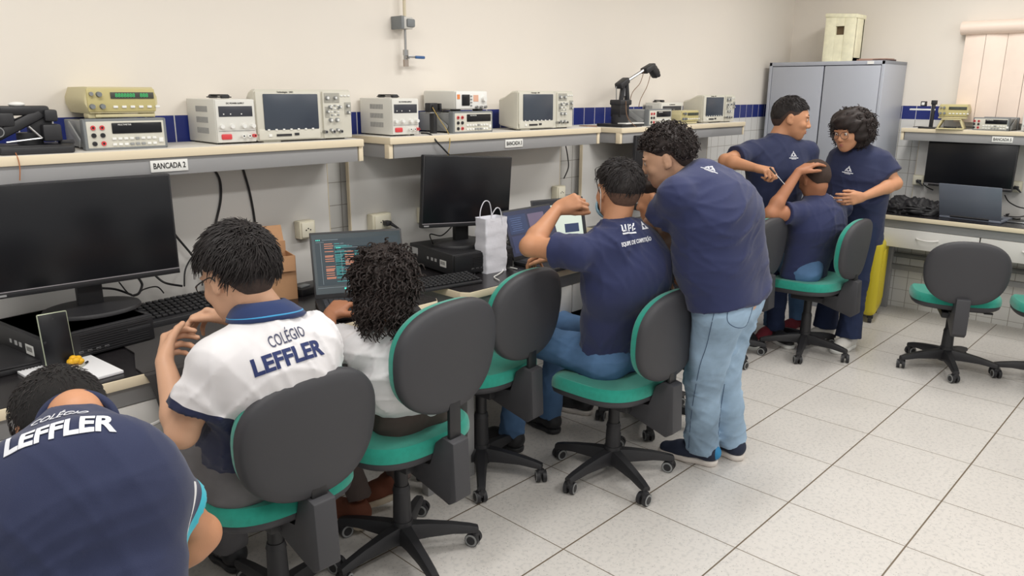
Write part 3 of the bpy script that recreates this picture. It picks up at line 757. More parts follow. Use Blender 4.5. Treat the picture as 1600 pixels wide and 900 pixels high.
def standing():
    base = PY(968, 190, 1.12); x = base.x; y = 1.12
    t = thing('robot_arm', 'raised black robot arm with silver link on the third shelf', 'robot arm', (x, y, 1.43), 0)
    L = lambda px, py, dy=0: PY(px, py, y + dy) - Vector((x, y, 1.43))
    B().box((0, 0, .009), (.20, .18, .018), DARK, .003).box((.03, -.06, .021), (.18, .06, .006), WHITE, .001).build('base_plate', t)
    b = B(); z1 = L(968, 160).z; b.cyl((0, 0, .018), (0, 0, z1 * .5), .05, BLACK, seg=24).box((0, 0, z1 * .7), (.09, .07, z1 * .6), DARK, .006).box((.005, -.0, z1), (.11, .08, .03), BLACK, .006); b.build('turret', t)
    e = L(974, 130); b = B(); b.tube([L(970, 160), L(972, 145), e], .014, BLACK, smooth=False).tube([L(980, 162), L(979, 145), L(978, 128)], .016, BLACK, smooth=False).box(e + Vector((-.01, 0, 0)), (.09, .05, .035), BLACK, .008, rot=Matrix.Rotation(R(-25), 3, 'Y')); b.build('lower_arm', t)
    B().tube([L(963, 135), L(963, 158)], .003, STEEL, smooth=False).build('link_rod', t); B().tube([L(975, 150), L(975, 138)], .009, STEEL, smooth=False).build('link_sleeve', t)
    B().tube([L(979, 127), L(1005, 110)], .009, STEEL, smooth=False).build('upper_arm', t)
    g = L(1013, 107); b = B(); b.box(g, (.10, .05, .035), BLACK, .008, rot=Matrix.Rotation(R(-20), 3, 'Y')).box(L(1022, 112), (.07, .045, .05), DARK, .01, rot=Matrix.Rotation(R(40), 3, 'Y')).box(L(1028, 114), (.05, .02, .02), BLACK, .005, rot=Matrix.Rotation(R(60), 3, 'Y')); b.build('gripper', t)
    W1 = mat('brown_wire', (120, 90, 66), .6)
    b = B().tube([L(1006, 112), L(1000, 130, -.01), L(988, 145, -.02), L(983, 165, -.03)], .0022, W1, 6).tube([L(1016, 118), L(1011, 135, -.01), L(1001, 155, -.03), L(998, 168, -.03)], .0022, W1, 6)
    b.tube([L(978, 158, -.04), L(979, 178, -.06), L(985, 190, -.08), L(996, 200, -.12)], .0025, W1, 6); b.build('wires', t)
standing()
def strip():
    p = PY(930, 194, 1.12); o = B().box((0, 0, .006), (.09, .06, .012), mat('brown_tray', (150, 120, 100), .6), .002).build('wire_board', loc=(p.x, 1.17, 1.43)); tag(o, 'small brown circuit board left of the raised robot arm', 'circuit board')
strip()
# right wall shelf (local -Y faces -X)
SR = 1.385; XS = 4.12
p = PX(1487, 182, XS); 
gs = generator('cream signal generator on a raised stand on the right shelf', (XS + .02, p.y, SR + .07), -PI / 2 + R(8), W=.19, H=.085, D=.2, lit=False)
st = B(); st.box((0, .03, .004), (.17, .16, .008), CREAMP, .003)
for s in (-1, 1): st.prism([(s * .075, .006), (s * .088, .006), (s * .06, .07), (s * .045, .07)][::s], 0, .1, CREAMP, axis='y', bev=.002)
st.box((0, .05, .067), (.12, .12, .008), CREAMP, .002).box((0, -.01, .014), (.08, .01, .012), DARK, .002)
tag(st.build('instrument_stand', loc=(XS, p.y, SR), rz=-PI / 2 + R(8)), 'cream plastic stand holding up the generator on the right shelf', 'stand')
p = PX(1547, 198, XS - .02); dmm('grey bench multimeter on the right shelf beside the cream generator', (XS - .02, p.y, SR), -PI / 2 + R(-4), W=.215, H=.086, D=.24)
p = PX(1600, 198, XS - .02); supply('white power supply at the right edge of the photo on the right shelf', (XS - .02, p.y - .065, SR), -PI / 2, W=.16, H=.12, D=.2)
p = PX(1453, 190, XS + .02)
t = thing('webcam_stand', 'black post with a camera and a white ruler arm on the right shelf', 'stand', (XS + .02, p.y, SR))
z2 = PX(1453, 160, XS + .02).z - SR
B().box((0, 0, .005), (.1, .12, .01), BLACK, .003).build('base_plate', t); B().box((0, -.01, z2 / 2), (.02, .022, z2), BLACK, .003).box((0, -.012, z2), (.03, .035, .03), BLACK, .004).build('post', t)
B().box((0, .06, z2 * .72), (.012, .17, .012), WHITE, .004).build('ruler_arm', t); B().box((0, .055, z2 - .01), (.035, .035, .035), BLACK, .004).box((-.02, .055, z2 - .01), (.006, .02, .02), WHITE, .002).build('camera_body', t)
B().tube([(-.02, .1, .008), (-.03, .05, .012), (-.03, 0, .008), (-.03, -.03, .014)], .003, BLACK, 6).build('wire', t)
# ================================================================== things on the benches
def monitor(label, bl, br, ztop, tilt=5, stand='round', standz=.94, standxy=None, logo=True, w=None, screen=None, roll=0):
    """bl, br: 3D bottom corners of the frame"""
    bl = Vector(bl); br = Vector(br); c = (bl + br) / 2; d = br - bl; W = w or d.length; rz = math.atan2(d.y, d.x); H = ztop - c.z
    sx, sy = (standxy if standxy else (c.x, c.y))
    t = thing('monitor', label, 'monitor', (c.x, c.y, standz), rz)
    z0 = c.z - standz; T = Matrix.Rotation(R(-tilt), 4, 'X')
    b = B().box((0, .012, z0 + H / 2), (W, .022, H), BLACK, .004)
    b.box((0, .03, z0 + H * .45), (W * .7, .03, H * .6), BLACK, .012); p = b.build('frame', t)
    s = B().box((0, .0005, z0 + H / 2 + .008), (W - .012, .003, H - .026), screen or SCREEN, .001).build('screen', t)
    b = B().box((0, -.0005, z0 + .0085), (W - .004, .006, .015), DARK, .001).box((0, -.0012, z0 + .0185), (W - .004, .004, .0022), mat('bezel_line', (150, 146, 150), .35), .0)
    b.box((-W / 2 + .022, -.0042, z0 + .009), (.026, .001, .006), mat('pale_print', (150, 150, 152), .5)); b.build('lower_bezel', t)
    if roll:
        Mr = Matrix.Translation((0, 0, z0 + H / 2)) @ Matrix.Rotation(R(roll), 4, 'Y') @ Matrix.Translation((0, 0, -z0 - H / 2))
        for ch in t.children: ch.data.transform(Mr)
    v = B().box((0, .065, (z0 + .12) / 2 + .01), (.075, .03, z0 + .14), BLACK, .006).box((0, .05, z0 + .1), (.09, .04, .09), BLACK, .006); v.build('stand_column', t)
    b = B()
    if stand == 'round':
        rings = [[(r_ * .145 * math.cos(a), .05 + r_ * .115 * math.sin(a), z) for a in [2 * PI * k / 40 for k in range(40)]] for r_, z in ((1, 0), (1, .006), (.97, .012), (.3, .02))]
        b.grid(rings, BLACK)
    else: b.box((0, .05, .008), (.24, .2, .014), BLACK, .006)
    b.build('stand_base', t)
    return t
# middle: no stray tilt: frames upright in the photo
ma, mb = PZ(0, 468, 1.03), PZ(282, 426, 1.03)
mdir = (mb - ma).normalized()
monitor('large dark monitor at the left edge of the photo, on the left bench', mb - mdir * .535, mb, 1.362)
a = PY(662, 363, .98); b_ = PY(797, 345, .96)
monitor('dark monitor at the middle bench behind the white paper bag', a, a + Vector((.50, -.045, 0)), 1.346, stand='round', roll=4)
a = PX(1442, 288, 4.15); b_ = PX(1580, 302, 4.12)
monitor('dark monitor on the right bench behind the open laptop', a, b_, 1.30, standz=.785, w=(a - b_).length)
p = PY(985, 330, 1.0); monitor('dark monitor on the third bench, mostly hidden behind the boys\' heads', (p.x, .98, 1.02), (p.x + .50, .99, 1.02), 1.385)

def desktop_pc(label, loc, rz, W=.33, D=.36, H=.1):
    """slim case lying flat; origin at front-left-bottom corner, front towards -Y"""
    t = thing('desktop_computer', label, 'computer', loc, rz)
    c = B().box((W / 2, D / 2, H / 2 + .004), (W, D, H - .008), BLACK, .004).box((W / 2, D / 2, H - .002), (W - .03, D - .02, .004), DARK, .001).build('case', t)
    f = B().box((W / 2, -.004, H / 2 + .002), (W - .01, .012, H - .012), DARK, .003)
    for k in range(9): f.box((W * .62, -.0105, H * .18 + k * .0075), (W * .62, .003, .0022), BLACK)
    f.box((W * .84, -.0105, H * .62), (W * .22, .004, .012), BLACK, .001)
    f.build('front_panel', t)
    u = B()
    for x in (.10, .125, .15, .175): u.box((x * W / .33, -.011, H * .28), (.013, .002, .006), mat('usb_port', (120, 120, 122), .4)); u.box((x * W / .33, -.0122, H * .28), (.010, .001, .003), BLACK)
    u.build('ports', t)
    s = B().box((-.0006, .075, H * .5), (.001, .05, .030), WHITE)
    for k in range(9): s.box((-.0013, .06 + k * .004, H * .52), (.0004, .0015, .014), INK)
    s.build('barcode_sticker', t)
    s = B().box((-.0006, .2, H * .55), (.0008, .012, .012), mat('grey_print', (190, 190, 190), .6)).box((-.0006, .165, H * .55), (.0008, .016, .014), MATS['grey_print']).box((-.0006, .135, H * .55), (.0008, .016, .014), MATS['grey_print']).box((-.0006, .31, H * .7), (.0008, .05, .03), MATS['grey_print'])
    s.build('printed_marks', t)
    for x in (.04, W - .04):
        for y in (.04, D - .04): B().cyl((x, y, 0), (x, y, .008), .012, DARK, seg=10).build('foot', t)
    return t
p = PZ(62, 532, .928); q = PZ(238, 490, .928)
desktop_pc('flat black desktop computer under the left monitor, with a phone leaning on it', (p.x, p.y, DZ), math.atan2(q.y - p.y, q.x - p.x) - .0, W=(q - p).length + .0, D=.33, H=.088)
PCY = p.y
p = PZ(707, 399, .94)
desktop_pc('flat black desktop computer under the middle monitor, left of the paper bag', (p.x, p.y, DZ), R(-8), W=.33, D=.36)
B_ = None
def phone():
    bl = PY(70, 559, PCY - .02); bl.z = DZ + .002; br = bl + Vector((.077, -.004, 0)); tl = PY(50, 470, PCY + .015)
    t = thing('smartphone', 'dark smartphone with a pale green rim leaning on the left computer', 'phone', bl, 0)
    ex = (br - bl).normalized(); up = (tl - bl); up = (up - ex * up.dot(ex)).normalized() ; n = ex.cross(up)
    M = Matrix((ex, up, n)).transposed().to_4x4(); t.matrix_world = Matrix.Translation(bl + n * .0) @ M
    W, H = .078, .162
    B().box((W / 2, H / 2, -.004), (W, H, .008), mat('phone_rim', (176, 184, 160), .3, .3), .0038, seg=3).build('rim', t)
    B().box((W / 2, H / 2, .0), (W - .005, H - .005, .002), SCREEN, .0009).build('screen', t)
    B().cyl((W / 2, H - .018, .0008), (W / 2, H - .018, .0013), .0025, BLACK, seg=12).build('camera_hole', t)
phone()
def laptop(label, loc, rz, W=.36, D=.245, ang=105, scr=SCREEN, lid=None, closed=False, keys=True, col=None):
    """origin: hinge centre on the table; keyboard towards -Y"""
    t = thing('laptop', label, 'laptop', loc, rz); C_ = col or BLACK
    B().box((0, -D / 2, .009), (W, D, .017), C_, .004).build('base', t)
    if closed:
        B().box((0, -D / 2, .021), (W, D, .007), C_, .003).build('lid', t)
        u = B()
        for k in range(5): u.box((-.1 + .05 * k, -D - .0005, .009), (.02, .002, .005), DARK)
        u.build('ports', t); return t
    if keys:
        k = B(); KC = mat('laptop_key', (58, 60, 66), .5)
        B().box((0, -.075, .0178), (W - .04, .115, .001), mat('key_well', (34, 36, 40), .5)).build('key_well', t)
        for r_ in range(6):
            for c in range(15): k.box((-(W - .05) / 2 + (W - .05) * (c + .5) / 15, -.025 - r_ * .0185, .019), ((W - .05) / 15 - .003, .0155, .002), KC, .0006, seg=1)
        k.build('keyboard', t)
        B().box((0, -D + .055, .0178), (.105, .065, .0008), mat('touchpad', (50, 52, 56), .4), .0003).build('touchpad', t)
    a = R(ang - 90); L = D - .005
    sc_ = B().box((0, 0, L / 2 + .0), (W, .006, L), C_, .0028, rot=None); l = sc_.build('lid', t)
    l.location = (0, -.002, .018); l.rotation_euler.x = -a
    s = B().box((0, -.0034, L / 2 + .004), (W - .014, .001, L - .026), scr).build('screen', l)
    return t, l, s
def code_screen(l, W=.345, H=.215):
    """editor windows: dark panes with teal, orange and grey lines, as real thin print on the lit screen"""
    rnd = random.Random(4); L0 = .257 / 2 + .006
    em = lambda n_, c, e=.6: mat(n_, c, .4, emit=(c, e))
    T_ = em('code_teal', (60, 150, 150)); O_ = em('code_orange', (176, 110, 84)); G_ = em('code_grey', (110, 122, 128)); P_ = em('code_pane', (32, 46, 54), .5); C2 = em('code_cyan', (70, 220, 200))
    def line(b, x, z, w, m, h=.0016): b.box((x + w / 2, -.0044, z), (w, .0006, h), m)
    for wi, (x0, z0, x1, z1) in enumerate([(-.16, -.085, .16, .095), (-.085, -.055, .15, .062)]):
        b = B(); b.box(((x0 + x1) / 2, -.0041, L0 + (z0 + z1) / 2), (x1 - x0, .0004, z1 - z0), P_)
        for k in range(3): b.box((x0 + .006 + k * .006, -.0046, L0 + z1 - .004), (.0035, .0006, .0035), C2)
        line(b, x0 + .028, L0 + z1 - .004, .06, G_); line(b, x0 + .004, L0 + z1 - .012, .03, G_, .0012)
        b.box((x0 + .02, -.0046, L0 + (z0 + z1) / 2 - .006), (.0012, .0006, z1 - z0 - .02), G_)
        z = z1 - .02
        while z > z0 + .01:
            if rnd.random() < .85:
                w1 = .03 + rnd.random() * .006
                if rnd.random() < .75: line(b, x0 + .034, L0 + z, w1, O_, .0028)
                w2 = rnd.random() * .07 + .01; line(b, x0 + .072, L0 + z, w2, T_)
                if rnd.random() < .3: line(b, x0 + .075 + w2, L0 + z, rnd.random() * .03, G_)
            z -= .0042
        b.build('code_window', l)
    b = B(); b.box((0, -.0042, L0 - .094), (W - .02, .0005, .0012), G_)
    for k, m in enumerate([C2, T_, O_, O_, em('icon_white', (210, 214, 210)), em('icon_yellow', (220, 190, 90)), MATS['icon_white'], C2]): b.box((-.06 + k * .013, -.0044, L0 - .1005), (.007, .0006, .006), m)
    b.build('task_bar', l)
hl = PZ(490, 470, DZ + .02); hr = PZ(637, 458, DZ + .02); 
SCRC = mat('lit_dark_screen', (26, 40, 46), .3, emit=((26, 40, 46), .6))
rzL = math.atan2(hr.y - hl.y, hr.x - hl.x)
t, l, s = laptop('open laptop with code windows on its screen, in front of the curly-haired girl', (hl.x + .18 * math.cos(rzL) + .015, hl.y + .18 * math.sin(rzL) + .02, DZ), rzL, W=.355, ang=111, D=.262, scr=SCRC)
code_screen(l)
# closed laptop at the left edge
p = PZ(66, 566, DZ + .02)
laptop('closed black laptop at the left edge of the left bench', (p.x - .17, p.y + .255, DZ), R(1), W=.34, D=.25, closed=True)
# two laptops of the middle bench
def win_screen(l, kind):
    em = lambda n_, c, e: mat(n_, c, .4, emit=(c, e)); L0 = .235 / 2 + .004
    b = B()
    if kind == 0:
        b.box((-.09, -.0042, L0 + .045), (.13, .0005, .09), em('pane_navy', (38, 52, 84), .5)); b.box((.05, -.0042, L0 + .02), (.12, .0005, .13), em('pane_mauve', (92, 82, 104), .5)); b.box((-.08, -.0042, L0 - .05), (.15, .0005, .08), em('pane_blue', (48, 56, 88), .5))
        for k in range(7): b.box((-.1, -.0047, L0 + .075 - k * .01), (.08 - .008 * (k % 3), .0005, .0015), em('pane_line', (90, 110, 150), .4))
    else:
        b.box((0, -.0042, L0 + .0), (.28, .0005, .17), em('pane_pale', (176, 186, 176), .75)); b.box((.07, -.0047, L0 - .04), (.09, .0005, .045), em('pane_navy', (38, 52, 84), .5)); b.box((-.06, -.0047, L0 + .055), (.1, .0005, .03), MATS['pane_navy'])
    b.build('screen_windows', l)
p = PZ(810, 408, DZ + .02)
t, l, s = laptop('open laptop with blue windows on screen at the middle bench, behind the raised forearm', (p.x + .17, p.y + .03, DZ), R(2), W=.36, ang=110, scr=mat('lit_blue_screen', (40, 46, 70), .3, emit=((40, 46, 70), .5)))
win_screen(l, 0)
p2 = PZ(905, 378, DZ + .02)
t, l, s = laptop('open laptop with a pale page on screen, second laptop of the middle bench', (p.x + .46, p.y + .12, DZ), R(-14), W=.33, ang=104, scr=mat('lit_black_screen', (30, 32, 38), .3, emit=((30, 32, 38), .3)))
win_screen(l, 1)
# laptop on the right bench seen from its front, lid towards the camera
a = PZ(1462, 338, .80); b_ = PZ(1556, 350, .80); c = (a + b_) / 2; rz = math.atan2(a.y - b_.y, a.x - b_.x)
GL = mat('slate_lid', (122, 128, 142), .35, .1)
t, l, s = laptop('open grey laptop on the right bench with its back to the camera', (3.99, c.y, .785), R(90 - 4), W=.385, D=.25, ang=112, col=GL)
tq = [(0.10, 0)]
B().cyl((-.12, 0, .018), (.12, 0, .018), .008, BLACK).build('hinge', t)

# keyboard builders
def keyboard(label, loc, rz, W=.36, D=.14, H=.03, big=False, rx=3):
    t = thing('keyboard', label, 'keyboard', loc, rz)
    B().prism([(-D, .0), (-D, H * .45), (0, H), (0, 0)], -W / 2, W / 2, BLACK, axis='x', bev=.002).build('case', t)
    k = B(); KC = mat('key_black', (34, 34, 37), .45)
    a = math.atan2(H * .55, D)
    for r_ in range(6):
        y = -D * (.10 + .145 * r_); z = H + y * math.tan(a) + .004
        n = 19 if big else 18
        for c in range(n): k.box((-W / 2 + W * (c + .5) / n, y, z), (W / n - .004, D * .145 - .004, .009), KC, .0016, rot=None, seg=1)
    k.build('keys', t)
    return t
kl = PZ(212, 470, DZ + .055); 
t = keyboard('black mechanical keyboard beside the left computer, tilted up at the back', (PZ(262, 470, DZ+.03).x - .0, 1.17, DZ + .001), R(4), W=.40, D=.15, H=.055)
p = PZ(700, 440, DZ + .01); q = PZ(640, 418, DZ + .01)
t = keyboard('flat black keyboard pushed under the front of the middle computer', (p.x - .06, p.y + .07, DZ + .001), R(-10), W=.40, D=.13, H=.022, big=True)

# black mat draped over the bench edge
def black_mat():
    M_ = mat('black_mat', (62, 60, 60), .8, bump=.4, bscale=400)
    b = B(); rows = []
    fy = .61; e0 = PZ(205, 590, DZ); 
    xa, xb = -1.17, -.50; n = 30; prof = [(1.12, DZ + .0055), (.95, DZ + .0055), (.8, DZ + .0055), (.66, DZ + .0055), (.625, DZ + .005), (.603, DZ - .006), (.596, DZ - .03), (.590, DZ - .07), (.583, DZ - .12), (.58, DZ - .16)]
    for side in (0, 1):
        pass
    pts = []
    for j, (y, z) in enumerate(prof):
        row = []
        for i in range(n + 1):
            u = i / n; x = xa + (xb - xa) * u
            if j >= 5: x += .06 * (1 - u) * (j - 4) / 5 * .6
            wv = .004 * math.sin(u * 19 + 1) * max(0, j - 4) / 4
            row.append(Vector((x + (.05 * (1 - u) if y > .7 else 0), y + wv - (.0 if j < 5 else .002), z - (.05 * u if j == 9 else 0))))
        pts.append(row)
    bot = [[p - Vector((0, -.003 if j > 5 else 0, .0035 if j <= 5 else 0)) for p in row] for j, row in enumerate(pts)]
    b.grid([r_ + list(reversed(q_)) for r_, q_ in zip(pts, bot)], M_)
    tag(b.build('work_mat'), 'black rubber mat draped over the front edge of the left bench', 'mat')
black_mat()
def notebook():
    P = [PZ(48, 586, DZ + .01), PZ(138, 552, DZ + .01), PZ(193, 578, DZ + .01)]
    o = P[1]; ex = (P[2] - P[1]); ey = (P[0] - P[1]); W = ex.length; H = ey.length
    t = thing('notepad', 'white spiral notepad with torn holes by the head of the bending boy', 'notepad', (o.x, o.y, DZ), math.atan2(ex.y, ex.x))
    B().box((W / 2 - .0, -H / 2, .005), (W, H, .008), PAPER, .001).build('pages', t)
    k = B()
    for i in range(22): k.box((.004, -.008 - i * (H - .016) / 21, .0094), (.004, .0045, .0004), INK)
    k.build('binding_holes', t)
    o2 = B()
    for i in range(7):
        a = i * .9; o2.ball((.014 * math.cos(a) * (i > 0), .013 * math.sin(a) * (i > 0), .009 + .003 * (i % 3)), (.011, .010, .009), YEL, 12)
    p = PZ(119, 566, DZ + .015); tag(o2.build('foam_scrap', loc=(p.x, p.y, DZ + .010)), 'small yellow plastic scrap lying on the notepad', 'scrap')
    a = PZ(137, 565, DZ + .013); b_ = PZ(112, 583, DZ + .013); d = a - b_
    t2 = thing('pen', 'transparent ballpoint pen lying on the notepad', 'pen', (b_.x, b_.y, DZ + .013), math.atan2(d.y, d.x))
    L = d.length
    B().cyl((-.04, 0, 0), (L - .02, 0, 0), .0035, mat('clear_pen', (206, 206, 190), .2, trans=.3), seg=8).build('barrel', t2); B().cyl((L - .02, 0, 0), (L, 0, 0), .0032, INK, seg=8).build('cap', t2)
notebook()
def paper_bag():
    a = PZ(740, 421, DZ); b_ = PZ(766, 428, DZ); c = PZ(787, 409, DZ)
    W = .125; D = .085
    t = thing('paper_bag', 'white paper bag with twisted handles on the middle bench', 'bag', ((a.x + b_.x) / 2 + .045, b_.y + .045, DZ), R(-4))
    b = B(); rings = []; H = .245; seg = 40; rnd = random.Random(3)
    PAPB = mat('white_bag_paper', (228, 228, 236), .7, bump=.6, bscale=35)
    def ring(k, z, nx=1):
        out = []
        for i in range(seg):
            u, v = sup(2 * PI * i / seg + PI / 4 * 0, 16)
            p = Vector((u * W / 2 * k[0], v * D / 2 * k[1], z)); nn = noise.noise(p * 22 + Vector((3, 1, 0))) * .005 + noise.noise(p * 60) * .003
            out.append(p + Vector((u, v, 0)) * nn * (1 if 0 < z < H else .5))
        return out
    for j in range(26):
        s = j / 25; rings.append(ring((1 - .0 * s, 1 - .12 * s + .2 * max(0, s - .8)), s * H + (.0)))
    for j in range(5): rings.append([p * 1 - Vector((p.x * .03, p.y * .04, 0)) for p in ring((1, .93), H - .002 - j * .03)])
    b.grid(rings, PAPB, caps=False); bb = b.build('bag_body', t)
    B().box((0, 0, .003), (W - .01, D - .01, .004), PAPB).build('bag_bottom', t)
    for s in (-1, 1):
        q = B(); q.tube([(-.03 + s * .0, s * D * .42, H - .05), (-.032, s * D * .42, H + .02), (-.012, s * D * .38, H + .065), (.018, s * D * .38, H + .06), (.034, s * D * .42, H + .01), (.036, s * D * .42, H - .05)] if s > 0 else [(-.03, s * D * .44, H - .05), (-.03, s * D * .44, H + .005), (-.005, s * D * .5, H + .045), (.02, s * D * .5, H + .03), (.035, s * D * .44, H - .04)], .0022, PAPB, 6); q.build('handle', t)
paper_bag()
def card_box():
    p = PZ(440, 436, DZ)
    t = thing('cardboard_box', 'small open brown cardboard box behind the boy in the white polo', 'box', (-.36, 1.1, DZ), R(-14))
    CB = mat('cardboard', (190, 146, 108), .85, namt=.05, nscale=14, bump=.1); h = .17; W, D = .15, .12
    x = PY(461, 400, 1.05).x; t.location = (x - W / 2, 1.1, DZ)
    b = B().box((0, -D / 2, h / 2), (W, .004, h), CB).box((0, D / 2, h / 2 + .02), (W, .004, h + .04), CB).box((-W / 2, 0, h / 2), (.004, D, h), CB).box((W / 2, 0, h / 2), (.004, D, h), CB).box((0, 0, .003), (W, D, .004), CB); b.build('box_body', t)
    B().box((.0, -.075, h - .025), (W - .01, .004, .06), CB, rot=None).build('flap', t).rotation_euler = (R(0), 0, 0)
    f = B().box((0, 0, .03), (.004, D - .01, .06), CB).build('flap', t); f.location = (-W / 2 - .0, 0, h); f.rotation_euler = (0, R(-55), 0)
    f = B().box((0, 0, .035), (W - .01, .004, .07), CB).build('flap', t); f.location = (0, D / 2, h + .035); f.rotation_euler = (R(-25), 0, 0)
card_box()
o = B().box((0, 0, .015), (.12, .09, .03), DARK, .006).box((-.02, -.01, .033), (.05, .03, .006), GREYD, .002).build('power_adapter', loc=(PY(485, 422, 1.08).x - .03, 1.08, DZ), rz=R(15)); tag(o, 'black power adapter between the cardboard box and the code laptop', 'adapter')
# cables
def cable(name, label, pts, r=.0035, m=CABLE, group=None):
    tag(B().tube(pts, r, m, 7).build(name), label, 'cable', group)
YB = YW - .07
cable('cable', 'black cable hanging down the panel from the left shelf, left one of the pair', [PY(331, 260, YB), PY(343, 280, YB), PY(345, 310, YB), PY(338, 345, YB), PY(331, 380, YB - .02), PY(340, 430, YB - .05), PY(345, 445, YB - .08)], .0045)
cable('cable', 'black cable hanging down the panel from the left shelf, right one of the pair', [PY(378, 258, YB), PY(390, 300, YB), PY(398, 345, YB), PY(404, 400, YB - .02)], .0045)
cable('cable', 'black cable running from behind the left monitor down to the keyboard', [PY(262, 350, YB - .02), PY(276, 370, YB - .03), PY(306, 407, YB - .03), PY(320, 440, YB - .08)], .0042)
cable('cable', 'thin black cable looping above the keyboard of the left bench', [PY(288, 447, YB - .08), PY(290, 420, YB - .03), PY(305, 397, YB - .03), PY(318, 405, YB - .03), PY(316, 446, YB - .08)], .003)
cable('cable', 'black cable under the left monitor curving to the right', [PY(243, 431, YB - .05), PY(258, 442, YB - .06), PY(285, 447, YB - .1)], .004)
cable('cable', 'black cable arc hanging just below the left monitor frame', [PY(216, 434, YB - .05), PY(222, 445, YB - .06), PY(217, 458, YB - .1), PY(208, 462, 1.14)], .0045)
cable('cable', 'thin cable crossing behind the stand of the left monitor', [PY(150, 450, YB - .05), PY(180, 452, YB - .06), PY(206, 461, YB - .1)], .004)
cable('cable', 'thin looped cable beside the round foot of the left monitor', [PY(186, 441, YB - .05), PY(206, 462, YB - .12), PY(225, 452, YB - .1), PY(245, 448, YB - .1), PY(256, 458, 1.13)], .0025)
cable('cable', 'black cord hanging at the gap between the middle and third bench panels', [PY(884, 228, YW - .05), PY(887, 245, YW - .05), PY(888, 262, YW - .05), PY(881, 279, YW - .05)], .0035)
cable('cable', 'black cable dropping from the middle shelf to the top of its monitor', [PY(658, 208, 1.06), PY(672, 210, 1.02), PY(683, 222, .985), PY(702, 242, .98)], .0038)
cable('cable', 'thin yellow-brown wire from the servo down to the middle monitor', [PY(676, 168, 1.09), PY(684, 182, 1.04), PY(699, 205, 1.02), PY(703, 220, .985), PY(700, 243, .98)], .0018, mat('ochre_wire', (176, 150, 80), .6))
cable('cable', 'thin orange wire hanging over the left shelf above the big monitor', [PY(0, 237, 1.12), PY(20, 236, 1.05), PY(27, 245, .993), PY(31, 262, .985), PY(31, 282, .985)], .0016, mat('orange_wire', (170, 110, 70), .6))
cable('cable', 'black cable loops between the middle computer and the wall', [PY(705, 355, YB - .1), PY(690, 368, YB - .12), PY(672, 366, YB - .1), PY(676, 380, YB - .15)], .003)
for pts, lab in (([PZ(660, 402, DZ + .03), PZ(690, 412, DZ + .02), PZ(735, 417, DZ + .012), PZ(745, 425, DZ + .008)], 'black cable lying along the front of the middle computer'),
                 ([PZ(715, 425, DZ + .006), PZ(730, 432, DZ + .006), PZ(742, 428, DZ + .006), PZ(728, 423, DZ + .006), PZ(716, 424, DZ + .006)], 'small loop of black cable left of the paper bag')):
    cable('cable', lab, pts, .003)
cable('charging_cable', 'white charging cable beside the paper bag on the middle bench', [PZ(808, 420, DZ + .005), PZ(790, 417, DZ + .005), PZ(785, 424, DZ + .005), PZ(778, 429, DZ + .005), PZ(772, 433, DZ + .005), PZ(780, 438, DZ + .005)], .0025, WHITE)
rnd = random.Random(8)
for k in range(4):
    z = DZ + .006 + .006 * k; y = .012 * k
    cable('cable', ['tangled black cable right of the paper bag, lowest of the tangle', 'tangled black cable right of the paper bag, crossing the mouse', 'tangled black cable behind the mouse on the middle bench', 'topmost cable of the tangle right of the paper bag'][k],
          [PZ(790 + 3 * k, 376 + 5 * k, z), PZ(803, 378 + 6 * k, z + .008), PZ(818 + 4 * k, 384 + 2 * k, z), PZ(836, 392 - 3 * k, z + .004), PZ(856, 398 - 4 * k, z)], .0035)
def mouse():
    p = PZ(800, 399, DZ); t = thing('mouse', 'dark computer mouse right of the paper bag', 'mouse', (p.x, p.y, DZ), R(50))
    rings = [[(r_ * .03 * math.cos(a), r_ * .052 * math.sin(a) + oy, z) for a in [2 * PI * k / 24 for k in range(24)]] for r_, z, oy in ((.95, 0, 0), (1, .008, 0), (.95, .02, 0), (.75, .031, .004), (.35, .037, .006))]
    B().grid(rings, DARK).build('mouse_shell', t); B().box((0, .022, .032), (.006, .016, .01), GREYC, .003).build('scroll_wheel', t)
mouse()
# right bench: black bag, cables, phone
def black_bag():
    a = PZ(1392, 326, .79); b_ = PZ(1462, 335, .79); c = (a + b_) / 2
    cx, cy = 4.08, PX(1432, 318, 4.06).y
    BM = mat('black_nylon', (34, 33, 36), .55, bump=.3, bscale=500)
    bm = bmesh.new(); bmesh.ops.create_icosphere(bm, subdivisions=5, radius=1)
    for v in bm.verts:
        p = v.co.copy(); q = Vector((p.x * .13, p.y * .20, max(p.z, -.25) * .075))
        n_ = noise.turbulence(Vector((p.x * 1.4, p.y * 2.4 + p.x, p.z * 2.2)) + Vector((5, 2, 1)), 3, True)
        rid = abs(noise.noise(Vector((p.x * 2.2, p.y * 1.2 + p.x * 1.5, p.z * 3))))
        v.co = q * (1 + .35 * (n_ - .5)) + Vector((0, 0, -.05 * rid + .03 * n_ + (.01 if p.z > 0 else 0)))
        v.co.z = max(v.co.z, -.02)
    b = B(); b.bm.free(); b.bm = bm; b._fin(bm.faces[:], BM)
    t = thing('backpack', 'crumpled black bag lying on the right bench beside the laptop', 'bag', (cx, cy, .785 + .02), R(5))
    b.build('bag_body', t, sharp=180)
    B().tube([(-.10, .10, .01), (-.13, .02, .03), (-.11, -.08, .02), (-.06, -.16, .02)], .007, BM, 6).build('strap', t)
    B().tube([(-.05, -.17, .02), (-.07, -.185, .045), (-.05, -.2, .03)], .004, STEEL, 6).build('buckle', t)
black_bag()
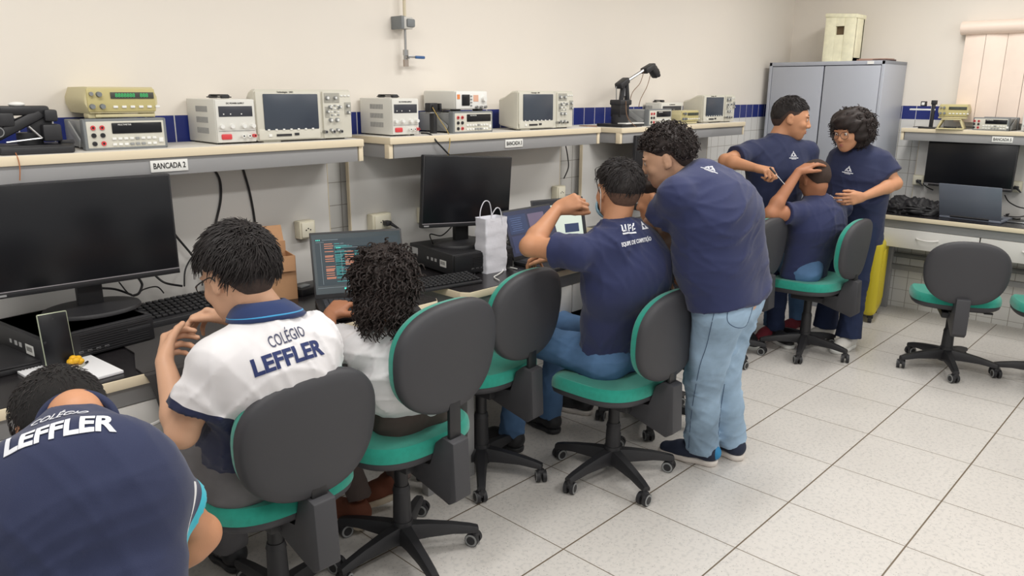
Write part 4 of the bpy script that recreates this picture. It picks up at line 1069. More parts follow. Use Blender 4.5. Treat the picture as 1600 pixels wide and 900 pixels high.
for k in range(5):
    z = .79 + .008 * k
    cable('cable', ['black cable coil on the right bench, lowest turn', 'black cable coil on the right bench, second turn', 'black cable coil on the right bench, third turn', 'black cable coil on the right bench, fourth turn', 'black cable running from the coil on the right bench up to the monitor'][k],
          [PZ(1560 + 3 * k, 328 + 3 * k, z), PZ(1575, 326 + 4 * k, z + .006), PZ(1592, 330 + 3 * k, z), PZ(1604, 336, z + .004), PZ(1590, 342 - 3 * k, z), PZ(1572, 338 - k, z)] if k < 4 else [PX(1570, 305, 4.25), PX(1576, 315, 4.2), PX(1590, 323, 4.15), PX(1604, 326, 4.1)], .004)
cable('cable', 'black cable hanging from the outlet left of the right-hand monitor', [PX(1440, 285, 4.27), PX(1448, 292, 4.25), PX(1458, 297, 4.24)], .004)
p = PZ(1592, 347, .79); t = thing('smartphone', 'silver-edged phone at the right edge of the right bench', 'phone', (p.x, p.y, .785), R(-96))
B().box((0, 0, .0055), (.13, .07, .009), mat('silver_rim', (186, 190, 192), .25, .8), .003).build('rim', t); B().box((0, 0, .0103), (.122, .062, .001), SCREEN).build('screen', t)
# third bench: papers, black stand
p = PZ(1178, 345, DZ)
bm = bmesh.new(); bmesh.ops.create_icosphere(bm, subdivisions=4, radius=1)
for v in bm.verts:
    q = v.co; n_ = noise.noise(q * 2.3) * .5 + noise.noise(q * 6) * .25
    v.co = Vector((q.x * .12, q.y * .12, max(q.z, -.1) * .05)) * (1 + n_); v.co.z = max(v.co.z, -.005)
b = B(); b.bm.free(); b.bm = bm; b._fin(bm.faces[:], mat('crumpled_plastic', (226, 230, 232), .35, bump=.8, bscale=50))
PB3 = (2.66, .74)
tag(b.build('plastic_bag', loc=(PZ(1190, 334, DZ).x, PZ(1190, 334, DZ).y, DZ + .006), sharp=20), 'crumpled white plastic bag on the third bench beside the elbow of the seated boy', 'bag')
pq = PZ(1166, 342, DZ)
t = thing('tape_stand', 'black post with a padded T-shaped top on the third bench', 'stand', (pq.x, pq.y, DZ))
z1 = PY(1158, 296, pq.y).z - DZ
B().box((0, 0, .006), (.12, .1, .012), BLACK, .003).build('base_plate', t); B().box((0, 0, z1 / 2), (.035, .03, z1), BLACK, .008).build('post', t)
B().box((-.015, -.01, z1 + .01), (.12, .09, .035), BLACK, .014, rot=R(-25)).build('top_pad', t)
# ================================================================== people: signed distance bodies
NV = np.array
class SDF:
    """smooth union of round cones and ellipsoids sampled on a grid, polygonised with surface nets"""
    def __init__(s, res): s.res = res; s.pr = []; s.cut = []; s.cutf = None
    def cone(s, a, b, ra, rb, k=.02, flat=1.0, n=None, cap=None):
        """round cone a->b; flat<1 squashes it along unit vector n; cap=(point, outward normal) cuts it flat"""
        s.pr.append(('c', NV(a, float), NV(b, float), ra, rb, k, flat, None if n is None else NV(n, float), cap)); return s
    def ell(s, c, r, M=None, k=.02):
        s.pr.append(('e', NV(c, float), NV(r, float), np.eye(3) if M is None else NV(M, float), k)); return s
    def sub(s, c, r, M=None, k=.01): s.pr.append(('s', NV(c, float), NV(r, float), np.eye(3) if M is None else NV(M, float), k)); return s
    def plane(s, p, n): s.cut.append((NV(p, float), NV(n, float))); return s      # keeps the side n points away from
    def mesh(s, name, m, disp=None, smooth=0):
        lo = np.full(3, 1e9); hi = -lo
        for q in s.pr:
            if q[0] == 'c': pts = np.stack([q[1], q[2]]); r = max(q[3], q[4])
            elif q[0] == 'e': pts = q[1][None]; r = q[2].max()
            else: continue
            lo = np.minimum(lo, pts.min(0) - r - .03); hi = np.maximum(hi, pts.max(0) + r + .03)
        h = s.res; n = np.ceil((hi - lo) / h).astype(int) + 1
        F = np.full(n, .2, np.float32)
        for q in s.pr:
            k = q[4] if q[0] in 'es' else q[5]; mg = max(k, .012) + 2 * h + .01
            if q[0] == 'c': a0 = np.minimum(q[1], q[2]) - max(q[3], q[4]) - mg; a1 = np.maximum(q[1], q[2]) + max(q[3], q[4]) + mg
            else: a0 = q[1] - q[2].max() - mg; a1 = q[1] + q[2].max() + mg
            i0 = np.clip(((a0 - lo) / h).astype(int), 0, n - 1); i1 = np.clip(((a1 - lo) / h).astype(int) + 2, 1, n)
            if (i1 <= i0).any(): continue
            X, Y, Z = np.meshgrid(*[lo[j] + h * np.arange(i0[j], i1[j]) for j in range(3)], indexing='ij')
            P = np.stack([X, Y, Z], -1)
            if q[0] == 'c':
                a, b, ra, rb, k, fl, nn, cap = q[1:]; D = P - a; ba = b - a
                if fl != 1.0:
                    D = D + (D @ nn)[..., None] * nn * (1 / fl - 1); ba = ba + (ba @ nn) * nn * (1 / fl - 1)
                L2 = ba @ ba; t = np.clip((D @ ba) / max(L2, 1e-9), 0, 1)
                d = np.linalg.norm(D - t[..., None] * ba, axis=-1) - (ra + (rb - ra) * t)
                if fl != 1.0: d = d * (fl * .5 + .5)
                if cap is not None: d = np.maximum(d, (P - NV(cap[0], float)) @ NV(cap[1], float))
            else:
                Q = (P - q[1]) @ q[3]      # columns of M are the ellipsoid axes
                k0 = np.linalg.norm(Q / q[2], axis=-1); k1 = np.linalg.norm(Q / q[2] ** 2, axis=-1); d = k0 * (k0 - 1) / np.maximum(k1, 1e-9)
            sl = tuple(slice(i0[j], i1[j]) for j in range(3)); G = F[sl]; k = max(k, 1e-4)
            if q[0] == 's':
                hh = np.maximum(k - np.abs(-d - G), 0) / k; F[sl] = np.maximum(G, -d) + hh * hh * k * .25
            else:
                hh = np.maximum(k - np.abs(d - G), 0) / k; F[sl] = np.minimum(G, d) - hh * hh * k * .25
        if s.cut or disp:
            X, Y, Z = np.meshgrid(*[lo[j] + h * np.arange(n[j]) for j in range(3)], indexing='ij')
            if disp: 
                msk = np.abs(F) < .03; F[msk] += disp(X[msk], Y[msk], Z[msk])
            if s.cutf is not None: F = np.maximum(F, s.cutf(X, Y, Z).astype(np.float32))
            for p, nn in s.cut: F = np.maximum(F, (X - p[0]) * nn[0] + (Y - p[1]) * nn[1] + (Z - p[2]) * nn[2])
        V, Q = nets(F); V = V * h + lo
        me = bpy.data.meshes.new(name)
        me.vertices.add(len(V)); me.vertices.foreach_set('co', V.astype(np.float32).ravel())
        me.loops.add(len(Q) * 4); me.loops.foreach_set('vertex_index', Q.astype(np.int32).ravel())
        me.polygons.add(len(Q)); me.polygons.foreach_set('loop_start', np.arange(len(Q), dtype=np.int32) * 4)
        me.polygons.foreach_set('use_smooth', np.ones(len(Q), bool)); me.update(calc_edges=True); me.validate()
        me.materials.append(m)
        return me
def nets(F):
    S_ = F < 0; nx, ny, nz = F.shape
    c = [S_[i:nx - 1 + i, j:ny - 1 + j, k:nz - 1 + k] for i in (0, 1) for j in (0, 1) for k in (0, 1)]
    cnt = sum(x.astype(np.int8) for x in c); act = (cnt > 0) & (cnt < 8)
    idx = np.full(act.shape, -1, np.int64); I = np.argwhere(act); idx[act] = np.arange(len(I))
    acc = np.zeros((len(I), 3)); w_ = np.zeros(len(I))
    cor = [(i, j, k) for i in (0, 1) for j in (0, 1) for k in (0, 1)]
    val = {q: F[I[:, 0] + q[0], I[:, 1] + q[1], I[:, 2] + q[2]] for q in cor}
    for a in cor:
        for ax in range(3):
            if a[ax]: continue
            b = list(a); b[ax] = 1; b = tuple(b); va, vb = val[a], val[b]; cr = (va < 0) != (vb < 0)
            t = np.where(cr, va / np.where(va == vb, 1, va - vb), 0)
            p = np.array(a, float)[None].repeat(len(I), 0); p[:, ax] = t
            acc[cr] += p[cr]; w_ += cr
    V = I + acc / np.maximum(w_, 1)[:, None]
    Q = []
    for ax in range(3):
        u, v = (ax + 1) % 3, (ax + 2) % 3
        sl0 = [slice(None)] * 3; sl1 = [slice(None)] * 3; sl0[ax] = slice(0, -1); sl1[ax] = slice(1, None)
        A, Bb = S_[tuple(sl0)], S_[tuple(sl1)]; E = np.argwhere(A != Bb)
        ok = (E[:, u] > 0) & (E[:, v] > 0) & (E[:, u] < F.shape[u] - 1) & (E[:, v] < F.shape[v] - 1); E = E[ok]
        if not len(E): continue
        ins = A[E[:, 0], E[:, 1], E[:, 2]]
        def g(du, dv): q = E.copy(); q[:, u] -= du; q[:, v] -= dv; return idx[q[:, 0], q[:, 1], q[:, 2]]
        q = np.stack([g(1, 1), g(0, 1), g(0, 0), g(1, 0)], 1)
        q[~ins] = q[~ins][:, ::-1]; Q.append(q)
    return V, np.concatenate(Q)
def unit(v): v = NV(v, float); return v / np.linalg.norm(v)
def ortho(n, v): v = NV(v, float); n = unit(n); return unit(v - n * (v @ n))
def make(name, me, parent, label=None):
    o = bpy.data.objects.new(name, me); COL.objects.link(o); o.parent = parent
    if label: o['label'] = label
    return o
def wrinkle(amp, sc_=1.0, seed=0, drop=0):
    r = np.random.RandomState(seed)
    W = [(unit(r.randn(3) + NV([0, 0, .8])) * (34 + 60 * r.rand()) * sc_, r.rand() * 6.28) for _ in range(6)]
    def f(X, Y, Z):
        P = np.stack([X, Y, Z], -1); o = 0; wp = P + .05 * np.stack([np.sin(P[..., 1] * 9 * sc_ + seed), np.sin(P[..., 2] * 8 * sc_ + 1), np.sin(P[..., 0] * 10 * sc_ + 2)], -1)
        for k, ph in W: o = o + (1 - np.abs(np.sin(wp @ k / 2 + ph))) ** 3.5
        env = .55 + .45 * np.sin(P[..., 0] * 13 + seed) * np.sin(P[..., 2] * 11 + 2 * seed)
        return -(1.15 * amp * env * (o / 1.6 - .5)).astype(np.float32)
    return f

def skin(name, rgb): return mat(name, rgb, .5, namt=.05, nscale=9, bump=.12, bscale=300, spec=.35)
def cloth(name, rgb, **k): return mat(name, rgb, .85, namt=k.pop('namt', .04), nscale=k.pop('nscale', 25), bump=.25, bscale=900, sheen=.15, **k)

def hand_prims(s, wrist, dirn, palm, side, curl=(25, 30, 35, 40), thumb=(35, 25), sc_=1.0, spread=5, curl2=None):
    """dirn: wrist -> knuckles; palm: direction the palm faces; side: unit vector towards the thumb side"""
    d = unit(dirn); pn = ortho(d, palm); sd = ortho(d, side); sd = unit(sd - pn * (sd @ pn)); w0 = NV(wrist, float); z = sc_
    L = .088 * z
    kn = []
    s.cone(w0, w0 + d * .035 * z, .024 * z, .026 * z, .012, .72, pn)
    for i, (o, ln) in enumerate(((.027, .97), (.009, 1.0), (-.010, .95), (-.027, .86))):
        base = w0 + d * .012 * z + sd * o * .55 * z; k_ = w0 + d * L * ln + sd * o * z - pn * .002
        s.cone(base, k_, .0155 * z, .0118 * z, .010); kn.append(k_)
    s.cone(w0 + d * .02 * z + sd * .012 * z + pn * .006, w0 + d * .055 * z + sd * .022 * z + pn * .010 * z, .015 * z, .013 * z, .014)
    s.cone(w0 + d * .02 * z - sd * .014 * z + pn * .005, w0 + d * .06 * z - sd * .02 * z + pn * .006 * z, .013 * z, .011 * z, .014)
    lens = ((.042, .026, .021), (.047, .029, .022), (.043, .027, .021), (.034, .021, .019)); tips = []
    for i in range(4):
        a = R(curl[i]); sp_ = R(spread * (1.5 - i)); p = kn[i]; dd = unit(d * math.cos(sp_) + sd * math.sin(sp_)); ang = 0
        r0 = (.0098, .0100, .0095, .0083)[i] * z
        c2 = (curl2[i] if curl2 else curl[i] * 1.15)
        for j in range(3):
            ang += R(curl[i]) if j == 0 else R(c2 if j == 1 else c2 * .6)
            v = dd * math.cos(ang) + pn * math.sin(ang); q = p + v * lens[i][j] * z
            s.cone(p, q, r0 * (1 - .09 * j), r0 * (1 - .09 * (j + 1)), .0045); p = q
        tips.append(p)
    tb = w0 + d * .022 * z + sd * .020 * z + pn * .006 * z
    a0, a1 = R(thumb[0]), R(thumb[1])
    v = unit(d * math.cos(a0) + sd * math.sin(a0) * .9 + pn * math.sin(a1) * .6); p = tb; q = p + v * .042 * z; s.cone(p, q, .0145 * z, .0115 * z, .010); p = q
    v = unit(d * math.cos(a0 * .6) + sd * math.sin(a0 * .5) + pn * math.sin(a1) * .9); q = p + v * .032 * z; s.cone(p, q, .0112 * z, .0098 * z, .005); p = q
    v = unit(d * math.cos(a0 * .4) + sd * math.sin(a0 * .2) + pn * math.sin(a1) * 1.1); q = p + v * .026 * z; s.cone(p, q, .0098 * z, .008 * z, .005)
    return tips, q

class Head:
    """head frame: origin at the skull centre (between the ears), f forward, u up, l to the person's left"""
    def __init__(s, c, fwd, up, k=1.0):
        s.c = NV(c, float); s.f = unit(fwd); s.u = ortho(s.f, up); s.l = np.cross(s.u, s.f); s.k = k; s.M = np.stack([s.f, s.l, s.u], 1)
    def P(s, f, l, u): return s.c + (s.f * f + s.l * l + s.u * u) * s.k
    def prims(s, S0, jaw=1.0, smile=0, ears=True):
        k = s.k; E = lambda f, l, u, rf, rl, ru, kk=.02: S0.ell(s.P(f, l, u), NV((rf, rl, ru)) * k, s.M, kk)
        E(-.008, 0, .028, .094, .074, .084); E(.02, 0, .0, .076, .068, .085)
        E(.045, 0, -.052, .044, .050 * jaw, .046, .03); E(.068, 0, -.082, .022, .026 * jaw, .018, .025)      # jaw, chin
        E(.066, 0, -.052, .026, .034, .026, .02)                                                    # mouth mound
        for sg in (1, -1):
            E(.068, sg * .036, -.016, .020, .022, .018, .02)      # cheekbone
            E(.084, sg * .026, .034, .010, .024, .007, .012)      # brow
            S0.sub(s.P(.098, sg * .031, .014), NV((.014, .019, .012)) * k, s.M, .014)
            S0.ell(s.P(.079, sg * .030, .014), NV((.012, .0145, .0115)) * k, s.M, .004)   # lids / eyeball bulge
            if ears:
                E(-.004, sg * .078, .002, .017, .007, .030, .006); E(.008, sg * .073, -.018, .008, .008, .012, .006)
                S0.sub(s.P(.002, sg * .088, .004), NV((.009, .007, .016)) * k, s.M, .004)
        S0.cone(s.P(.091, 0, .018), s.P(.108, 0, -.014), .0065 * k, .0095 * k, .010); E(.104, 0, -.020, .011, .0125, .008, .008)
        for sg in (1, -1): E(.096, sg * .0105, -.021, .008, .006, .006, .006)
        E(.093, 0, -.046, .0085, .021, .0048, .005); E(.092, 0, -.056, .0085, .018, .0058, .004)    # lips
        S0.sub(s.P(.104, 0, -.051), NV((.010, .021, .0013)) * k, s.M, .003)
    def face_parts(s, body, lipcol, white=True, closed=False):
        k = s.k
        for sg in (1, -1):
            b = B(); b.ball(tuple(s.P(.0795, sg * .030, .014)), .0122 * k, mat('eye_white', (226, 220, 214), .3), 20)
            b.ball(tuple(s.P(.0885, sg * .029, .0135)), .0052 * k, mat('iris_brown', (44, 28, 22), .25), 14)
            b.build('eye', body)
            b = B(); n = 7; pts = [s.P(.094 - .010 * (i / 6) ** 2 - .004, sg * (.012 + .034 * i / 6), .036 + .007 * math.sin(PI * (i / 6) ** .8)) for i in range(n)]
            b.tube(pts, [.0022 * k, .003 * k, .0034 * k, .003 * k, .0022 * k, .0012 * k], mat('brow_hair', (36, 28, 26), .9), 6); b.build('eyebrow', body)
        b = B(); 
        for du, r_ in ((-.0465, .0040), (-.0555, .0048)):
            pts = [s.P(.0995 - .012 * abs(i / 3) ** 2, .0185 * i / 3, du + .0015 * abs(i / 3)) for i in range(-3, 4)]
            b.tube(pts, [r_ * .4 * k, r_ * .8 * k, r_ * k, r_ * k, r_ * .8 * k, r_ * .4 * k], lipcol, 8)
        b.build('lips', body)
def hair_strands(b, H, m, n, length, rad, rnd, region, curl=0.0, lift=.3, offs=0, rx=(.100, .081, .092), cen=(-.008, 0, .028), lay=(0, 0, 0)):
    """tapered hair tufts lying along the skull; region(f,l,u) -> keep"""
    k = H.k
    for _ in range(n):
        for _try in range(30):
            v = unit(rnd.normal(size=3)); p = NV(cen) + v * NV(rx)
            if region(*p): break
        else: continue
        nr = unit(v / NV(rx)); t = unit(NV((p[0] * 0 + .6, 0, -.9)) * 1.0 + rnd.normal(size=3) * .35 + NV(lay)); t = unit(t - nr * (t @ nr)); L = length * (.6 + .8 * rnd.rand()); pts = []
        ph = rnd.rand() * 6.28; bt = np.cross(nr, t)
        for j in range(5):
            s_ = j / 4
            q = p + t * L * s_ + nr * (offs + lift * L * (s_ - .55 * s_ * s_) - .6 * L * L * s_ * s_) + (nr * math.sin(ph + s_ * curl) + bt * math.cos(ph + s_ * curl)) * (rad * 2.0 if curl else 0)
            pts.append(Vector(H.P(*q)))
        b.tube(pts, [rad * k, rad * k, rad * .8 * k, rad * .45 * k, rad * .25 * k], m, 4, smooth=False)
def decal(name, me, m, parent, target, origin, normal, right, off=.0015, maxd=.25):
    """drape flat lettering (XY plane) onto a mesh: each point drops along -normal onto the cloth"""
    n = unit(normal); rt = ortho(n, right); up = np.cross(n, rt)
    bm = bmesh.new(); bm.from_mesh(me)
    for _ in range(3):
        es = [e for e in bm.edges if e.calc_length() > .012]
        if es: bmesh.ops.subdivide_edges(bm, edges=es, cuts=1); bmesh.ops.triangulate(bm, faces=[f for f in bm.faces if len(f.verts) > 4])
    dg = BVHTree.FromPolygons([v.co for v in target.data.vertices], [p.vertices[:] for p in target.data.polygons])
    o = NV(origin, float)
    for v in bm.verts:
        p = o + rt * v.co.x + up * v.co.y + n * maxd; h = dg.ray_cast(Vector(p), Vector(-n), maxd * 2)
        if h[0] is not None: v.co = h[0] + Vector(n) * (off + (.0008 if v.co.z > 0 else 0))
        else: v.co = Vector(o + rt * v.co.x + up * v.co.y)
    me2 = bpy.data.meshes.new(name); bm.to_mesh(me2); bm.free(); me2.materials.append(m)
    return make(name, me2, parent)
def limb(s, a, b, ra, rb, k=.02, mid=None):
    """a limb segment with a slight belly"""
    a, b = NV(a, float), NV(b, float)
    if mid: m_ = a + (b - a) * mid[0]; s.cone(a, m_, ra, mid[1], k).cone(m_, b, mid[1], rb, k)
    else: s.cone(a, b, ra, rb, k)
def arm_skin(s, sh, el, wr, k=1.0):
    limb(s, sh, el, .047 * k, .037 * k, .02, (.45, .044 * k)); limb(s, el, wr, .037 * k, .0235 * k, .02, (.25, .040 * k)); s.ell(el, NV((.036,) * 3) * k, k=.015)
def torso(s, pel, chest, neck, left, shl, shr, w=1.0, infl=0.0, hipw=.155, chestw=.165, hem=0.0, belly=0.0, flat=.92, back=.03):
    """pelvis, mid-chest, base of neck; left = unit vector to the person's left; hem = length hanging below the pelvis point"""
    pel, chest, neck = NV(pel), NV(chest), NV(neck); L = unit(left)
    up1 = unit(chest - pel); F1 = unit(np.cross(L, up1)); mid = (pel + chest) / 2; i = infl
    cap = None
    if hem: pel = pel - up1 * hem; cap = (pel, -up1)
    def slab(a, b, ra, rb, Fx, off=.42, k=.05, cp=None):
        for sg in (-1, 0, 1): s.cone(a + L * sg * ra * off, b + L * sg * rb * off, ra * (1 - off) * 1.02 * w, rb * (1 - off) * 1.02 * w, k, flat, Fx, cp)
    slab(pel, mid + F1 * belly, hipw + i, hipw - .008 + i + belly, F1, cp=cap); slab(mid + F1 * belly, chest, hipw - .01 + i + belly, chestw + i, F1, cp=cap)
    up2 = unit(neck - chest); slab(chest, neck - up2 * .115, chestw + i, chestw * .80 + i, F1, cp=cap)
    for q in (shl, shr):
        q = NV(q); s.cone(neck - up2 * .060 + (q - neck) * .22, q, .046 * w + i * .7, .054 * w + i * .7, .05)
        s.cone(neck - up2 * .035 + (q - neck) * .10, neck - up2 * .11 + (q - neck) * .6, .036 * w + i, .05 * w + i, .04)
    s.ell(chest + up2 * .02 - F1 * back, (.085 * w + i, chestw * .9 + i, .13), np.stack([F1, L, up2], 1), .05)
def shoe(parent, heel, toe, up, m, msole, W=.046, extra=None, label=None, sole_th=.028, res=.006):
    """heel, toe: on the sole plane"""
    h, t = NV(heel, float), NV(toe, float); f = unit(t - h); u = ortho(f, up); l = np.cross(u, f); L = np.linalg.norm(t - h)
    s = SDF(res)
    s.cone(h + f * .04 + u * (.035 + sole_th), h + f * L * .62 + u * (.022 + sole_th), .036, .035, .03).cone(h + f * L * .5 + u * (.018 + sole_th), t - f * .045 + u * (.006 + sole_th), .042, .036, .03, .8, u).cone(h + f * .05 + u * .05, h + f * .065 + u * .105, .036, .034, .03)
    s.plane(h + u * sole_th * .8, -u); s.plane(h + u * .105 + f * .05, unit(u + f * .1))
    o = make('shoe', s.mesh('shoe', m), parent, label)
    s2 = SDF(res); s2.cone(h + f * .045 + u * .02, h + f * L * .5 + u * .018, .040, .038, .03).cone(h + f * L * .5 + u * .018, t - f * .045 + u * .02, .041, .043, .03)
    s2.plane(h, -u).plane(h + u * sole_th, u)
    make('sole', s2.mesh('sole', msole), o)
    b = B()
    for i in range(4):
        c = h + f * (L * (.42 + .07 * i)) + u * (.075 - .010 * i + sole_th * .6)
        b.tube([Vector(c - l * .02 - u * .006), Vector(c + u * .004), Vector(c + l * .02 - u * .006)], .0028, mat('shoe_lace', (200, 200, 200), .8) if extra is None else extra, 5)
    b.build('laces', o)
    return o

def person(label, J, head, skinm, shirt, pants=None, hands=None, hair=None, res=.005, face=True, w=1.0, armk=1.0, neckr=.052, collar=None, legs=True, belly=0.0, chestw=.165, hipw=.155, headkw={}, lips=(176, 112, 100), flat=.92, shdrop=.045, nshift=.034, colh=0.0):
    t = thing('person', label, 'person'); J = {k: NV(v, float) for k, v in J.items()}
    pel, chest, neck = J['pel'], J['chest'], J['neck']; L = unit(J['shL'] - J['shR'])
    for q in ('shL', 'shR'): J[q] = J[q] - unit(neck - chest) * shdrop + (neck - J[q]) * .06
    H = Head(*head)
    s = SDF(res)
    torso(s, pel, chest, neck, L, J['shL'], J['shR'], w, -.018, hipw, chestw, belly=belly, flat=flat)
    nt = H.P(-.022, 0, -.045); F0 = unit(np.cross(L, unit(neck - chest))); nb = neck + F0 * nshift - unit(neck - chest) * .012
    s.cone(nb - unit(nt - nb) * .03, nt, neckr * 1.04, neckr, .03)
    H.prims(s, **headkw)
    for sd in 'LR':
        if 'el' + sd in J:
            arm_skin(s, J['sh' + sd], J['el' + sd], J['wr' + sd], armk)
            if hands and sd in hands:
                h = dict(hands[sd]); hand_prims(s, J['wr' + sd], h.pop('d'), h.pop('palm'), h.pop('side'), **h)
    if legs:
        for sd in 'LR':
            s.cone(J['hip' + sd], J['kn' + sd], .06, .045, .03).cone(J['kn' + sd], J['an' + sd], .042, .032, .02)
    body = make('body', s.mesh('body', skinm), t)
    if face: H.face_parts(body, mat('lips_%d' % lips[0], lips, .5))
    # shirt
    sh = shirt; s = SDF(sh.get('res', .007)); inf = sh.get('infl', .010)
    torso(s, pel, chest, neck, L, J['shL'], J['shR'], w, inf, hipw, chestw, hem=sh.get('hem', .10), belly=belly, flat=flat)
    cn = unit(unit(nt - nb) + unit(neck - chest) * .8)
    s.cone(neck - unit(neck - chest) * .07 + F0 * nshift * .5, nb + cn * .03, neckr + .034, neckr + .010, .035, cap=(nb + cn * (.001 + colh), cn))
    caps = []
    for sd in 'LR':
        if 'el' + sd in J:
            fr = sh.get('sleeve', .62); a = J['sh' + sd]; e = J['el' + sd]; c = a + (e - a) * fr; n = unit(e - a)
            s.cone(a + n * .02, a + (e - a) * (fr + .15), .054 * sh.get('sw', 1) ** .5, .064 * sh.get('sw', 1), .035, cap=(c, n)); caps.append((c, n))
    for q in sh.get('extra', []): s.cone(*q)
    me = s.mesh('shirt', sh['m'], disp=wrinkle(sh.get('wr', .005), 1.0, sh.get('seed', 1)))
    if sh.get('zones'):
        n = len(me.vertices); P = np.zeros(n * 3); me.vertices.foreach_get('co', P); P = P.reshape(-1, 3)
        for an, fn in sh['zones']:
            at = me.attributes.new(an, 'FLOAT', 'POINT'); at.data.foreach_set('value', np.asarray(fn(P, caps, J), np.float32))
    shirt_o = make('shirt', me, t)
    # neckband / collar
    cn = unit(unit(nt - nb) + unit(neck - chest) * .8)
    Fw = unit(np.cross(L, cn)); tu = unit(neck - chest); rings = []; polo = collar is not None
    prof = [(.034, .006), (.036, .010), (.020, .024), (.002, .036), (-.012, .042), (-.018, .036), (-.004, .026), (.016, .012)] if polo else [(.010, .004), (.011, .009), (-.004, .013), (-.028, .020), (-.030, .008)]
    for j in range(48):
        a = 2 * PI * j / 48; dr = Fw * math.cos(a) + L * math.sin(a); dip = .5 + .5 * math.cos(a)
        rings.append([Vector(nb + dr * (neckr + r_ * (1 + .3 * abs(math.sin(a)))) + cn * (h_ + .004 + colh - .016 * dip)) for h_, r_ in prof])
    b = B(); b.grid(rings + [rings[0]], collar[0] if polo else sh.get('band', sh['m']), caps=False)
    if polo: b.tube([rg[3] + Vector(cn) * -.004 for rg in rings] + [rings[0][3] + Vector(cn) * -.004], .0028, collar[1], 6, smooth=False)
    b.build('collar' if polo else 'neckband', shirt_o, sharp=180)
    if pants and legs:
        s = SDF(pants.get('res', .007)); r = pants.get('r', (.088, .066, .055, .058)); up1 = unit(chest - pel)
        for sg in (-1, 0, 1): s.cone(pel + L * sg * .06 - up1 * .02, pel + L * sg * .06 + up1 * .09, .088 * w * pants.get('top', 1), .082 * w * pants.get('top', 1), .05, .95, unit(np.cross(L, up1)), (pel + up1 * .09, up1))
        for sd in 'LR':
            hp, kn, an = J['hip' + sd], J['kn' + sd], J['an' + sd]; e = an + unit(an - kn) * .02
            s.cone(hp, kn, r[0] * w, r[1], .05).cone(kn, kn + (an - kn) * .5, r[1], r[2], .03).cone(kn + (an - kn) * .5, e + unit(an - kn) * .05, r[2], r[3], .02, cap=(e, unit(an - kn)))
            s.ell(hp + (pel - hp) * .2 - unit(np.cross(L, up1)) * pants.get('seat', .01), (.086 * w,) * 3, k=.05)
        po = make('trousers', s.mesh('trousers', pants['m'], disp=wrinkle(pants.get('wr', .006), 1.2, pants.get('seed', 5))), t)
        if 'belt' in pants:
            s = SDF(.006)
            F1 = unit(np.cross(L, up1)); c0 = pel + up1 * .045
            for sg in (-1, 0, 1): s.cone(c0 + L * sg * .062 - up1 * .03, c0 + L * sg * .062 + up1 * .06, .0905 * w, .0885 * w, .05, .95, F1)
            s.plane(c0 + up1 * .035, up1).plane(c0, -up1); make('belt', s.mesh('belt', pants['belt']), po)
    if hair: hair(t, H, body)
    t['_head'] = 0; del t['_head']
    return t, H, body, shirt_o, J
def settle(t, base):
    b = Vector(base); t.location = b
    for ch in t.children: ch.location = ch.location - b
def head_plane(H, f, u, nf, nu): return H.P(f, 0, u), H.f * nf + H.u * nu
def cap_hair(name, t, H, m, th=.012, front=.062, back=-.06, cut_side=None, noise_amp=.002, seed=0, res=.004, mats2=None, puff=(0, 0, 0), low=None, top=0, line=None):
    """hair as a closed shell volume over the skull, cut by a line from forehead (front) to nape (back)"""
    s = SDF(res); k = H.k
    s.ell(H.P(-.012, 0, .030 + th * .9), NV((.094 + th, .076 + th, .084 + th * .9 + top)) * k, H.M, .01)
    s.ell(H.P(-.030 - th * .3, 0, .010 + th * .6), NV((.074 + th * .8, .068 + th * .8, .082 + th * .3)) * k, H.M, .02)
    if any(puff): s.ell(H.P(*puff), NV((.07 + th, .07 + th, .05 + th)) * k, H.M, .03)
    line = line or [(-.10, back), (-.055, back + .004), (-.018, .034), (.03, .034), (.055, front - .012), (.10, front)]
    lf, lu = NV([q[0] for q in line]), NV([q[1] for q in line])
    def dist(X, Y, Z):
        q = (np.stack([X, Y, Z], -1) - H.c) / k; return ((q @ H.u) - np.interp(q @ H.f, lf, lu)) * .8
    s.cutf = lambda X, Y, Z: -dist(X, Y, Z) * k
    rr = np.random.RandomState(seed); W = [(unit(rr.randn(3)) * (60 + 90 * rr.rand()), rr.rand() * 6) for _ in range(6)]
    def disp(X, Y, Z):
        P = np.stack([X, Y, Z], -1); t_ = np.clip(dist(X, Y, Z) / .036, 0, 1); t_ = t_ * t_ * (3 - 2 * t_)
        return (noise_amp * t_ * sum(np.sin(P @ q + p) for q, p in W) / 2.4 + (th * 1.0 - .001) * k * (1 - t_)).astype(np.float32)
    me = s.mesh(name, m, disp=disp)
    return make(name, me, t)
HAIRM = mat('black_brown_hair', (34, 29, 29), .62, namt=.3, nscale=60, spec=.4)
HAIRC = mat('dark_curly_hair', (38, 29, 27), .6, namt=.3, nscale=70, spec=.4)
NAVY = cloth('navy_jersey', (36, 44, 84))
NAVY2 = cloth('dark_navy_jersey', (34, 42, 76))
WHITEJ = cloth('white_jersey', (226, 224, 226))
JEANS = mat('light_blue_denim', (150, 176, 200), .9, namt=.30, nscale=6, bump=.4, bscale=700)
JEANS2 = mat('mid_blue_denim', (84, 118, 158), .9, namt=.25, nscale=6, bump=.4, bscale=700)
DENIMD = mat('dark_navy_denim', (34, 46, 78), .9, namt=.15, nscale=8, bump=.4, bscale=700)
PRINTW = mat('white_print', (226, 228, 234), .7)
